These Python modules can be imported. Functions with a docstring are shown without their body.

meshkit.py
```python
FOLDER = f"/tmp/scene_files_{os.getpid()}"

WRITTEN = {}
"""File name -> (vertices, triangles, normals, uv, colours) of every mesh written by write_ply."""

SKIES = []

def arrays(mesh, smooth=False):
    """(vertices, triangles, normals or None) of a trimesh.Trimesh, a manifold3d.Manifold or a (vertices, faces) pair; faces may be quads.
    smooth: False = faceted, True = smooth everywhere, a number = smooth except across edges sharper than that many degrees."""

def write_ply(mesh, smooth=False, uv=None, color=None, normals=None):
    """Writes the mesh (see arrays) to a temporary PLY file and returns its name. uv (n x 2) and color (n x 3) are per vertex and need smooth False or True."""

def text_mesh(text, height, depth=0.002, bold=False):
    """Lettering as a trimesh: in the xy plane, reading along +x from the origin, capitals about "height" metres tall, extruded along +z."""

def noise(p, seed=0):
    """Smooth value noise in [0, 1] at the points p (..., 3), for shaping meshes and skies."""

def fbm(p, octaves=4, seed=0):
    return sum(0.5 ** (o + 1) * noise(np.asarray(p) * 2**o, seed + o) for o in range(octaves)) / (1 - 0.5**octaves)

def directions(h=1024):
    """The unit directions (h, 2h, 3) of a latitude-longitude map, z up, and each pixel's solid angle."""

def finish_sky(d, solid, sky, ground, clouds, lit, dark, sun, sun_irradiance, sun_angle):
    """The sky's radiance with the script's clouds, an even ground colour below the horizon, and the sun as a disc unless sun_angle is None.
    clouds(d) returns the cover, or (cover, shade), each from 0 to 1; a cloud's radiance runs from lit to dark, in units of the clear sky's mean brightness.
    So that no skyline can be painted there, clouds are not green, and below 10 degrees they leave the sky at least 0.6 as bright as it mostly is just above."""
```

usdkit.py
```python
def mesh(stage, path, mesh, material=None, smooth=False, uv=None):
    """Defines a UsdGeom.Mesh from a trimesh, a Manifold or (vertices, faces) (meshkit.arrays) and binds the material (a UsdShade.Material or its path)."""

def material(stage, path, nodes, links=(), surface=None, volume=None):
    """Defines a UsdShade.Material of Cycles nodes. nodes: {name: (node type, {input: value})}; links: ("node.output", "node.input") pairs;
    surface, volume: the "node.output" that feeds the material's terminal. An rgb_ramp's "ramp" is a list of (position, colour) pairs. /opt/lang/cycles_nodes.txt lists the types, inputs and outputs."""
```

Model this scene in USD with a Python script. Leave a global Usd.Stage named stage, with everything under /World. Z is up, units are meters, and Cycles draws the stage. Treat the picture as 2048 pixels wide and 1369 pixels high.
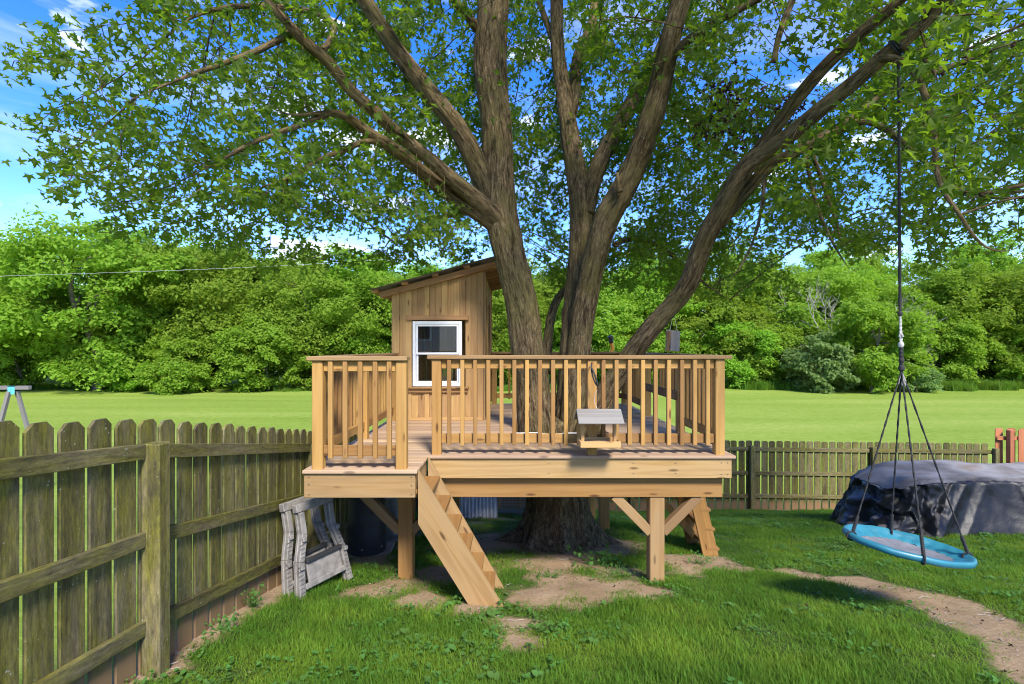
import math, random
import numpy as np, trimesh, usdkit, meshkit
from scipy.spatial import cKDTree
from pxr import Usd, UsdGeom, UsdLux, UsdShade, Gf, Sdf, Vt

stage = Usd.Stage.CreateInMemory()
UsdGeom.SetStageUpAxis(stage, 'Z'); UsdGeom.SetStageMetersPerUnit(stage, 1.0)
UsdGeom.Xform.Define(stage, '/World'); UsdGeom.Scope.Define(stage, '/World/Looks')
T = Sdf.ValueTypeNames
rng = np.random.default_rng(7); random.seed(7)

# ------------------------------------------------------------------ camera, sky, sun, exposure
EYE = 3.95
F, CX, HY = 1024.0, 1024.0, 696.0          # focal length and horizon, in pixels of the 2048 wide photograph
cam = UsdGeom.Camera.Define(stage, '/World/camera')
cam.AddTranslateOp().Set(Gf.Vec3d(0, 0, EYE)); cam.AddRotateXOp().Set(90.0)
cam.CreateHorizontalApertureAttr(36.0); cam.CreateVerticalApertureAttr(36.0 * 684 / 1024); cam.CreateFocalLengthAttr(18.0)
cam.CreateVerticalApertureOffsetAttr(0.20)
cam.CreateClippingRangeAttr(Gf.Vec2f(0.05, 3000))
cam.CreateExposureAttr(2.55)
SUN_EL, SUN_AZ = math.radians(44), math.radians(160)      # high, behind the camera and a little to the right
sdir = np.array([math.sin(SUN_AZ) * math.cos(SUN_EL), math.cos(SUN_AZ) * math.cos(SUN_EL), math.sin(SUN_EL)])
dome = UsdLux.DomeLight.Define(stage, '/World/sky')
dome.GetPrim().SetCustomDataByKey('kind', 'structure')
usdkit.material(stage, '/World/Looks/sky', {
    "sky": ("sky_texture", {"sky_type": "single_scattering", "sun_disc": False, "sun_elevation": SUN_EL, "sun_rotation": SUN_AZ, "aerosol_density": 0.3, "air_density": 1.0, "ozone_density": 3.0}),
    "tc": ("texture_coordinate", {}), "sv": ("hsv", {"hue": 0.522, "saturation": 1.38, "value": 0.78, "fac": 1.0}),
    "mp": ("mapping", {"mapping_type": "point", "scale": (4.2, 4.2, 14.0), "location": (8.1, 2.7, 5.4)}),
    "n": ("noise_texture", {"scale": 1.3, "detail": 8.0, "roughness": 0.52, "distortion": 0.15}),
    "r": ("rgb_ramp", {"ramp": [(0.0, (0, 0, 0)), (0.595, (0, 0, 0)), (0.67, (0.7, 0.7, 0.7)), (0.74, (0.95, 0.95, 0.95)), (1, (1, 1, 1))]}),
    "mp2": ("mapping", {"mapping_type": "point", "scale": (1.2, 1.2, 7.0), "location": (0.3, 5.7, 0.4)}),
    "n2": ("noise_texture", {"scale": 1.6, "detail": 6.0, "roughness": 0.6, "distortion": 0.6}),
    "r2": ("rgb_ramp", {"ramp": [(0.0, (0, 0, 0)), (0.5, (0, 0, 0)), (0.8, (0.3, 0.3, 0.3)), (1, (0.4, 0.4, 0.4))]}),
    "mx": ("mix", {"mix_type": "lighten", "fac": 1.0}),
    "cl": ("mix", {"mix_type": "mix", "color2": (3.9, 4.0, 4.2)}),
    "bg": ("background_shader", {"strength": 0.092})},
    [("sky.color", "sv.color"), ("tc.generated", "mp.vector"), ("mp.vector", "n.vector"), ("n.fac", "r.fac"), ("tc.generated", "mp2.vector"), ("mp2.vector", "n2.vector"), ("n2.fac", "r2.fac"),
     ("r.color", "mx.color1"), ("r2.color", "mx.color2"), ("mx.color", "cl.fac"), ("sv.color", "cl.color1"), ("cl.color", "bg.color")], surface="bg.background")
UsdShade.MaterialBindingAPI.Apply(dome.GetPrim()).Bind(UsdShade.Material.Get(stage, '/World/Looks/sky'))
sun = UsdLux.DistantLight.Define(stage, '/World/sun')
sun.CreateIntensityAttr(0.35); sun.CreateAngleAttr(12.0); sun.CreateNormalizeAttr(True); sun.CreateColorAttr(Gf.Vec3f(1.0, 0.95, 0.86))
zax = Gf.Vec3d(*map(float, sdir)); q = Gf.Rotation(Gf.Vec3d(0, 0, 1), zax)
sun.AddTransformOp().Set(Gf.Matrix4d().SetRotate(q))

# ------------------------------------------------------------------ helpers
def at(px, py, Y):                     # the point at depth Y that the photograph shows at (px, py)
    return np.array([(px - CX) / F * Y, Y, EYE + (HY - py) / F * Y])

used = {}
def numbered(parent, name):
    k = (parent, name); n = used.get(k, 0); used[k] = n + 1
    return f'{parent}/{name}' if n == 0 else f'{parent}/{name}_{n:03d}'
def tag(p, label=None, cat=None, group=None, kind=None):
    p = p.GetPrim() if hasattr(p, 'GetPrim') else p
    for k, v in (('label', label), ('category', cat), ('group', group), ('kind', kind)):
        if v: p.SetCustomDataByKey(k, v)
    return p
def pathof(parent):
    return '/World' if parent is None else str(parent.GetPath())
def thing(name, label=None, cat=None, loc=(0, 0, 0), rz=0, group=None, parent=None, scale=None):
    x = UsdGeom.Xform.Define(stage, numbered(pathof(parent), name))
    if any(loc): x.AddTranslateOp().Set(Gf.Vec3d(*map(float, loc)))
    if rz: x.AddRotateZOp().Set(math.degrees(rz))
    if scale is not None: x.AddScaleOp().Set(Gf.Vec3f(*map(float, np.broadcast_to(scale, 3))))
    return tag(x, label, cat, group)
LOOK = {}
def obj(name, mesh, mat, parent=None, smooth=False, gc=None, tone=None, extra=None):
    m = usdkit.mesh(stage, numbered(pathof(parent), name), mesh, '/World/Looks/' + mat, smooth)
    pv = UsdGeom.PrimvarsAPI(m)
    if gc is not None:
        pv.CreatePrimvar('gc', T.Float3Array, 'vertex').Set(Vt.Vec3fArray.FromNumpy(np.asarray(gc, np.float32)))
    for k, v in (extra or {}).items():
        pv.CreatePrimvar(k, T.FloatArray, 'vertex').Set(Vt.FloatArray.FromNumpy(np.asarray(v, np.float32)))
    if tone is not None:
        n = len(m.GetPointsAttr().Get())
        pv.CreatePrimvar('tone', T.FloatArray, 'vertex').Set(Vt.FloatArray.FromNumpy(np.full(n, tone, np.float32)))
    return m.GetPrim()
def cat(parts):                        # joins (v, f) pairs
    vs, fs, n = [], [], 0
    for v, f in parts:
        vs.append(np.asarray(v, float)); fs.append(np.asarray(f) + n); n += len(v)
    return np.vstack(vs), np.vstack(fs)

def cbox(L, W, H, c=0.004):            # a box along x with chamfered edges, 24 vertices, 44 triangles
    c = min(c, 0.3 * min(L, W, H)); h = np.array([L, W, H]) / 2
    v, idx = [], {}
    for sx in (-1, 1):
        for sy in (-1, 1):
            for sz in (-1, 1):
                for k in range(3):
                    p = np.array([sx, sy, sz]) * (h - c); p[k] = (sx, sy, sz)[k] * h[k]
                    idx[(sx, sy, sz, k)] = len(v); v.append(p)
    v = np.array(v); f = trimesh.convex.convex_hull(v, qhull_options='QbB Pp Qt').faces if False else None
    if 'cb' not in LOOK:
        hull = trimesh.Trimesh(*[np.array(x) for x in (v, [[0, 1, 2]])], process=False).convex_hull
        t = cKDTree(v); _, mp = t.query(hull.vertices); LOOK['cb'] = (mp[hull.faces])
    return v, LOOK['cb'].copy()
_ = cbox(1, 1, 1, 0.1)                 # faces are shared by all chamfered boxes

def board(name, a, b, W, H, mat, parent, up=(0, 0, 1), c=0.004, shift=(0, 0), tone=None, label=None, warp=0.0):
    """A plank from a to b: W across, H thick along 'up'. Its grain runs from a to b."""
    a, b = np.asarray(a, float), np.asarray(b, float); d = b - a; L = np.linalg.norm(d); d /= L
    up = np.asarray(up, float); up = up - d * up.dot(d); up /= np.linalg.norm(up); s = np.cross(up, d)
    v, f = cbox(L, W, H, c)
    v = v + np.array([0, shift[0], shift[1]])
    gc = v + rng.uniform(-50, 50, 3)
    p = (a + b) / 2 + v[:, :1] * d + v[:, 1:2] * s + v[:, 2:] * up
    if warp: p = p + (rng.normal(0, warp, 3))
    o = obj(name, (p, f), mat, parent, False, gc, rng.uniform(0, 1) if tone is None else tone)
    if label: o.SetCustomDataByKey('label', label)
    return o

def smoothline(pts, step):
    pts = np.asarray(pts, float)
    seg = np.r_[0, np.cumsum(np.linalg.norm(np.diff(pts[:, :3], axis=0), axis=1))]
    from scipy.interpolate import PchipInterpolator, CubicSpline
    n = max(3, int(seg[-1] / step) + 1); s = np.linspace(0, seg[-1], n)
    out = np.stack([(PchipInterpolator if k == 3 else (CubicSpline if len(pts) > 3 else PchipInterpolator))(seg, pts[:, k])(s) for k in range(pts.shape[1])], 1)
    return out
def tube(pts, rad, sides=8, cap=True, disp=None):
    """Tube along pts with radii rad. disp(theta, s, r) gives a radius factor. Returns v, f, gc."""
    p = np.asarray(pts, float); rad = np.broadcast_to(rad, (len(p),))
    t = np.gradient(p, axis=0); t /= np.linalg.norm(t, axis=1, keepdims=True) + 1e-12
    n = np.zeros_like(p); a = np.array([1.0, 0, 0]) if abs(t[0, 0]) < 0.8 else np.array([0, 1.0, 0])
    for i in range(len(p)):
        a = a - t[i] * a.dot(t[i]); a /= np.linalg.norm(a); n[i] = a
    b = np.cross(t, n)
    th = np.arange(sides) * 2 * np.pi / sides
    s = np.r_[0, np.cumsum(np.linalg.norm(np.diff(p, axis=0), axis=1))]
    R = np.repeat(rad[:, None], sides, 1)
    if disp is not None: R = R * disp(th[None, :] + 0 * R, s[:, None] + 0 * R, R)
    v = p[:, None] + R[..., None] * (np.cos(th)[None, :, None] * n[:, None] + np.sin(th)[None, :, None] * b[:, None])
    gc = np.stack([s[:, None] + 0 * R, np.cos(th)[None] * rad[:, None], np.sin(th)[None] * rad[:, None]], -1)
    i, j = np.meshgrid(np.arange(len(p) - 1), np.arange(sides), indexing='ij'); j2 = (j + 1) % sides
    qd = np.stack([i * sides + j, i * sides + j2, (i + 1) * sides + j2, (i + 1) * sides + j], -1).reshape(-1, 4)
    f = np.vstack([qd[:, [0, 1, 2]], qd[:, [0, 2, 3]]]); v = v.reshape(-1, 3); gc = gc.reshape(-1, 3)
    if cap:
        k = len(v); v = np.vstack([v, p[0], p[-1]]); gc = np.vstack([gc, gc[0], gc[-1]]); j = np.arange(sides); e = (len(p) - 1) * sides
        f = np.vstack([f, np.stack([np.full(sides, k), (j + 1) % sides, j], 1), np.stack([np.full(sides, k + 1), e + j, e + (j + 1) % sides], 1)])
    return v, f, gc
def boxat(c, size, rz=0.0):
    v, f = cbox(*size, 0.003); cs, sn = math.cos(rz), math.sin(rz)
    v = np.stack([v[:, 0] * cs - v[:, 1] * sn, v[:, 0] * sn + v[:, 1] * cs, v[:, 2]], 1)
    return v + np.asarray(c, float), f

# ------------------------------------------------------------------ materials
def M(name, nodes, links, surface='p.BSDF', **k):
    usdkit.material(stage, '/World/Looks/' + name, nodes, links, surface=surface, **k)
def plain(name, col, rough=0.6, metal=0.0, spec=0.5, nscale=20, namt=0.15, bump=0.0):
    c = np.array(col)
    M(name, {"tc": ("texture_coordinate", {}), "g": ("geometry", {}), "n": ("noise_texture", {"scale": nscale, "detail": 5.0, "roughness": 0.6}),
             "r": ("rgb_ramp", {"ramp": [(0.3, c * (1 - namt)), (0.7, np.minimum(c * (1 + namt), 1))]}),
             "b": ("bump", {"strength": bump, "distance": 0.01}),
             "p": ("principled_bsdf", {"roughness": rough, "metallic": metal, "specular_ior_level": spec})},
      [("g.position", "n.vector"), ("n.fac", "r.fac"), ("r.color", "p.base_color")] + ([("n.fac", "b.height"), ("b.normal", "p.normal")] if bump else []))
def wood(name, dark, mid, light, rlo=-0.25, grey=None, greyamt=0.0, rough=0.7, knots=True, ring=26.0, tonespan=0.35, extra_nodes=None, extra_links=None, out='val.color'):
    nodes = {
        "gc": ("attribute", {"attribute": "gc"}), "tone": ("attribute", {"attribute": "tone"}),
        "m1": ("mapping", {"mapping_type": "point", "scale": (0.4, 6.0, 6.0)}),
        "n1": ("noise_texture", {"scale": 1.5, "detail": 2.0, "roughness": 0.5, "distortion": 0.35}),
        "k": ("math", {"math_type": "multiply", "value2": ring}), "sn": ("math", {"math_type": "sine"}),
        "hf": ("math", {"math_type": "multiply_add", "value2": 0.5, "value3": 0.5}),
        "m2": ("mapping", {"mapping_type": "point", "scale": (4.0, 150.0, 150.0)}),
        "n2": ("noise_texture", {"scale": 1.0, "detail": 4.0, "roughness": 0.7}),
        "mixf": ("mix_float", {"fac": 0.55}),
        "r": ("rgb_ramp", {"ramp": [(rlo, dark), (0.48, mid), (1 - rlo * 0.4, light)]}),
        "m3": ("mapping", {"mapping_type": "point", "scale": (2.4, 9.0, 9.0)}),
        "v": ("voronoi_texture", {"scale": 1.0, "feature": "f1"}),
        "kr": ("rgb_ramp", {"ramp": [(0.0, (0.10, 0.05, 0.02)), (0.075, (0.22, 0.12, 0.06)), (0.15, (1, 1, 1)), (1, (1, 1, 1))] if knots else [(0, (1, 1, 1)), (1, (1, 1, 1))]}),
        "km": ("mix", {"mix_type": "multiply", "fac": 0.85}),
        "m4": ("mapping", {"mapping_type": "point", "scale": (1.2, 6.0, 6.0), "location": (3, 9, 2)}),
        "n4": ("noise_texture", {"scale": 1.0, "detail": 5.0, "roughness": 0.65}),
        "gr": ("rgb_ramp", {"ramp": [(0.35, (0, 0, 0)), (0.7, (greyamt,) * 3)]}),
        "gm": ("mix", {"mix_type": "mix", "color2": grey or light}),
        "tr": ("map_range", {"from_min": 0.0, "from_max": 1.0, "to_min": 1 - tonespan, "to_max": 1 + tonespan * 0.6}),
        "th": ("map_range", {"from_min": 0.0, "from_max": 1.0, "to_min": 0.494, "to_max": 0.506}),
        "val": ("hsv", {"saturation": 1.0, "fac": 1.0}),
        "bp": ("bump", {"strength": 0.35, "distance": 0.003}),
        "p": ("principled_bsdf", {"roughness": rough, "specular_ior_level": 0.25})}
    links = [("gc.vector", "m1.vector"), ("m1.vector", "n1.vector"), ("n1.fac", "k.value1"), ("k.value", "sn.value1"), ("sn.value", "hf.value1"),
             ("gc.vector", "m2.vector"), ("m2.vector", "n2.vector"), ("hf.value", "mixf.a"), ("n2.fac", "mixf.b"), ("mixf.result", "r.fac"),
             ("gc.vector", "m3.vector"), ("m3.vector", "v.vector"), ("v.distance", "kr.fac"), ("r.color", "km.color1"), ("kr.color", "km.color2"),
             ("gc.vector", "m4.vector"), ("m4.vector", "n4.vector"), ("n4.fac", "gr.fac"), ("gr.color", "gm.fac"), ("km.color", "gm.color1"),
             ("tone.fac", "tr.value"), ("tone.fac", "th.value"), ("tr.result", "val.value"), ("th.result", "val.hue"), ("gm.color", "val.color"),
             ("mixf.result", "bp.height"), ("bp.normal", "p.normal")]
    nodes.update(extra_nodes or {}); links += (extra_links or []); links.append((out, "p.base_color"))
    M(name, nodes, links)

wood('pine', (0.196, 0.090, 0.022), (0.328, 0.171, 0.046), (0.393, 0.223, 0.071), grey=(0.309, 0.189, 0.079), greyamt=0.35)
wood('pine_pale', (0.196, 0.104, 0.034), (0.304, 0.178, 0.068), (0.365, 0.230, 0.099), grey=(0.290, 0.211, 0.119), greyamt=0.4)
wood('deck_wood', (0.250, 0.150, 0.078), (0.406, 0.262, 0.150), (0.489, 0.340, 0.209), grey=(0.406, 0.305, 0.218), greyamt=0.5, tonespan=0.3)
wood('cedar', (0.290, 0.153, 0.054), (0.430, 0.243, 0.091), (0.506, 0.306, 0.122), grey=(0.421, 0.288, 0.142), greyamt=0.3, tonespan=0.3)
wood('cedar_dark', (0.250, 0.120, 0.044), (0.385, 0.200, 0.075), (0.458, 0.260, 0.106), grey=(0.333, 0.220, 0.123), greyamt=0.3)
wood('grey_wood', (0.12, 0.105, 0.088), (0.2, 0.18, 0.155), (0.26, 0.24, 0.21), grey=(0.24, 0.235, 0.22), greyamt=0.5, knots=False)
wood('red_stain', (0.24, 0.075, 0.03), (0.36, 0.12, 0.05), (0.43, 0.16, 0.07), grey=(0.34, 0.17, 0.1), greyamt=0.3, knots=False)
# old fence wood: brown grey, moss, pale lichen spots, soil splashed on the lowest part (gc.x runs up from the ground on pickets)
def mossy(name, splash):
    wood(name, rlo=0.12, dark=(0.035, 0.029, 0.013), mid=(0.11, 0.09, 0.04), light=(0.23, 0.19, 0.11), grey=(0.045, 0.04, 0.022), greyamt=0.75, knots=False, ring=16, tonespan=0.35,
         extra_nodes={
             "mm": ("mapping", {"mapping_type": "point", "scale": (2.0, 9.0, 9.0), "location": (7, 1, 4)}),
             "mn": ("noise_texture", {"scale": 1.1, "detail": 8.0, "roughness": 0.78}),
             "mr": ("rgb_ramp", {"ramp": [(0.40, (0, 0, 0)), (0.66, (0.85, 0.85, 0.85))]}),
             "mx": ("mix", {"mix_type": "mix", "color2": (0.135, 0.128, 0.014)}),
             "lv": ("voronoi_texture", {"scale": 34.0, "feature": "f1"}), "ln": ("noise_texture", {"scale": 9.0, "detail": 6.0, "roughness": 0.7}),
             "la": ("math", {"math_type": "multiply_add", "value2": -1.15, "value3": 0.70}),
             "lb": ("math", {"math_type": "add"}),
             "lr": ("rgb_ramp", {"ramp": [(0.0, (1, 1, 1)), (0.13, (0.9, 0.9, 0.9)), (0.19, (0, 0, 0)), (1, (0, 0, 0))]}),
             "lx": ("mix", {"mix_type": "mix", "color2": (0.27, 0.28, 0.21)}), "gmp": ("mapping", {"mapping_type": "point", "scale": (0.32, 1.5, 1.5)}), "gn": ("noise_texture", {"scale": 38.0, "detail": 8.0, "roughness": 0.8}), "gr2": ("rgb_ramp", {"ramp": [(0.34, (0.45, 0.45, 0.45)), (0.5, (1, 1, 1)), (0.68, (1.7, 1.65, 1.5))]}), "gm2": ("mix", {"mix_type": "multiply", "fac": 1.0}),
             "up": ("attribute", {"attribute": "up"}), "un": ("math", {"math_type": "multiply_add", "value2": 0.16, "value3": -0.08}),
             "ua": ("math", {"math_type": "add"}),
             "ur": ("rgb_ramp", {"ramp": [(0.0, (1, 1, 1)), (0.17, (0.9, 0.9, 0.9)), (0.24, (0, 0, 0)), (1, (0, 0, 0))]}),
             "ux": ("mix", {"mix_type": "mix", "color2": (0.20, 0.125, 0.06)})},
         extra_links=[("gc.vector", "mm.vector"), ("mm.vector", "mn.vector"), ("mn.fac", "mr.fac"), ("val.color", "mx.color1"), ("mr.color", "mx.fac"),
                      ("gc.vector", "lv.vector"), ("gc.vector", "ln.vector"), ("ln.fac", "la.value1"), ("lv.distance", "lb.value1"), ("la.value", "lb.value2"), ("lb.value", "lr.fac"), ("lr.color", "lx.fac"), ("gc.vector", "gmp.vector"), ("gmp.vector", "gn.vector"), ("gn.fac", "gr2.fac"), ("mx.color", "gm2.color1"), ("gr2.color", "gm2.color2"), ("gm2.color", "lx.color1")] +
                     ([("mn.fac", "un.value1"), ("un.value", "ua.value1"), ("up.fac", "ua.value2"), ("ua.value", "ur.fac"), ("ur.color", "ux.fac"), ("lx.color", "ux.color1")] if splash else []),
         out='ux.color' if splash else 'lx.color')
mossy('fence_picket', True); mossy('fence_rail', False)

def leafmat(name, cols, trans, tfac=0.4, rough=0.65, patch=None):
    M(name, {"g": ("geometry", {}), "r": ("rgb_ramp", {"ramp": [(i / (len(cols) - 1), c) for i, c in enumerate(cols)]}),
             "oi": ("object_info", {}), "hv": ("map_range", {"to_min": 0.8, "to_max": 1.2}), "hh": ("map_range", {"to_min": 0.485, "to_max": 0.512}), "hs": ("hsv", {"saturation": 1.0, "fac": 1.0}), "ht": ("hsv", {"saturation": 1.0, "fac": 1.0}),
             "tr": ("rgb_ramp", {"ramp": [(i / (len(trans) - 1), c) for i, c in enumerate(trans)]}),
             "p": ("principled_bsdf", {"roughness": rough, "specular_ior_level": 0.15}), "t": ("translucent_bsdf", {}), "m": ("mix_closure", {"fac": tfac}),
             "pn": ("noise_texture", {"scale": patch or 1.0, "detail": 5.0, "roughness": 0.65}), "pr": ("rgb_ramp", {"ramp": [(0.36, (0.72, 0.78, 0.75)), (0.5, (1.05, 1, 1)), (0.64, (1.6, 1.25, 1.3))] if patch else [(0, (1, 1, 1)), (1, (1, 1, 1))]}), "q1": ("mix", {"mix_type": "multiply", "fac": 1.0}), "q2": ("mix", {"mix_type": "multiply", "fac": 1.0})},
      [("g.random_per_island", "r.fac"), ("g.random_per_island", "tr.fac"), ("oi.random", "hv.value"), ("oi.random", "hh.value"), ("hv.result", "hs.value"), ("hv.result", "ht.value"), ("hh.result", "hs.hue"), ("hh.result", "ht.hue"),
       ("r.color", "hs.color"), ("tr.color", "ht.color"), ("g.position", "pn.vector"), ("pn.fac", "pr.fac"), ("hs.color", "q1.color1"), ("pr.color", "q1.color2"), ("ht.color", "q2.color1"), ("pr.color", "q2.color2"), ("q1.color", "p.base_color"), ("q2.color", "t.color"), ("p.BSDF", "m.closure1"), ("t.BSDF", "m.closure2")], surface='m.closure')
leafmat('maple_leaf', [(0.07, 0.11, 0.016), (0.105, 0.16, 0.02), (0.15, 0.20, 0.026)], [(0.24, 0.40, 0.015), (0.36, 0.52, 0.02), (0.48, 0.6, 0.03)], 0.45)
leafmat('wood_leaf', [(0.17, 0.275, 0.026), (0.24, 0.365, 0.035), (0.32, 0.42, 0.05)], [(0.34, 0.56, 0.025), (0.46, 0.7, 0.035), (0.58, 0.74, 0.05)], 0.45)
leafmat('bush_leaf', [(0.16, 0.25, 0.07), (0.22, 0.32, 0.10)], [(0.32, 0.5, 0.1), (0.4, 0.58, 0.14)], 0.42)
leafmat('grass_blade', [(0.088, 0.18, 0.016), (0.14, 0.24, 0.022), (0.2, 0.3, 0.034), (0.3, 0.32, 0.09)], [(0.18, 0.36, 0.02), (0.25, 0.46, 0.025), (0.34, 0.5, 0.04)], 0.35, patch=1.3)
leafmat('clover_leaf', [(0.07, 0.16, 0.03), (0.11, 0.21, 0.045)], [(0.14, 0.3, 0.03), (0.2, 0.38, 0.04)], 0.3)
leafmat('dry_leaf', [(0.05, 0.03, 0.02), (0.09, 0.055, 0.035)], [(0.06, 0.03, 0.015), (0.08, 0.04, 0.02)], 0.2)

M('bark', {"gc": ("attribute", {"attribute": "gc"}), "m1": ("mapping", {"mapping_type": "point", "scale": (9.0, 42.0, 42.0)}), "n1": ("noise_texture", {"scale": 1.0, "detail": 8.0, "roughness": 0.72, "distortion": 0.9}),
           "r1": ("rgb_ramp", {"ramp": [(0.33, (0.03, 0.02, 0.011)), (0.5, (0.125, 0.087, 0.046)), (0.68, (0.27, 0.205, 0.12))]}),
           "n2": ("noise_texture", {"scale": 2.3, "detail": 5.0}), "r2": ("rgb_ramp", {"ramp": [(0.42, (0, 0, 0)), (0.66, (0.6, 0.6, 0.6))]}), "x2": ("mix", {"mix_type": "mix", "color2": (0.1, 0.088, 0.03)}),
           "v": ("voronoi_texture", {"scale": 22.0}), "n3": ("noise_texture", {"scale": 4.0, "detail": 3.0}), "a3": ("math", {"math_type": "multiply_add", "value2": -1.0, "value3": 0.72}), "b3": ("math", {"math_type": "add"}),
           "r3": ("rgb_ramp", {"ramp": [(0, (0.75,) * 3), (0.15, (0.6,) * 3), (0.22, (0, 0, 0)), (1, (0, 0, 0))]}), "x3": ("mix", {"mix_type": "mix", "color2": (0.30, 0.30, 0.25)}),
           "m5": ("mapping", {"mapping_type": "point", "scale": (3.0, 17.0, 17.0)}), "n5": ("noise_texture", {"scale": 1.0, "detail": 7.0, "roughness": 0.7, "distortion": 1.2}), "r5": ("rgb_ramp", {"ramp": [(0.36, (0.3, 0.28, 0.26)), (0.48, (0.95, 0.95, 0.95)), (0.64, (1.45, 1.4, 1.3))]}), "x5": ("mix", {"mix_type": "multiply", "fac": 1.0}), "bp": ("bump", {"strength": 0.9, "distance": 0.03}), "p": ("principled_bsdf", {"roughness": 0.9, "specular_ior_level": 0.1})},
  [("gc.vector", "m1.vector"), ("m1.vector", "n1.vector"), ("n1.fac", "r1.fac"), ("gc.vector", "n2.vector"), ("n2.fac", "r2.fac"), ("r1.color", "x2.color1"), ("r2.color", "x2.fac"),
   ("gc.vector", "v.vector"), ("gc.vector", "n3.vector"), ("n3.fac", "a3.value1"), ("a3.value", "b3.value1"), ("v.distance", "b3.value2"), ("b3.value", "r3.fac"), ("r3.color", "x3.fac"), ("n5.fac", "r5.fac"), ("gc.vector", "m5.vector"), ("m5.vector", "n5.vector"), ("x2.color", "x5.color1"), ("r5.color", "x5.color2"), ("x5.color", "x3.color1"),
   ("x3.color", "p.base_color"), ("n1.fac", "bp.height"), ("bp.normal", "p.normal")])
plain('far_bark', (0.11, 0.09, 0.065), 0.9, nscale=3, namt=0.4)
plain('grey_twig', (0.3, 0.27, 0.22), 0.9)
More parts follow.
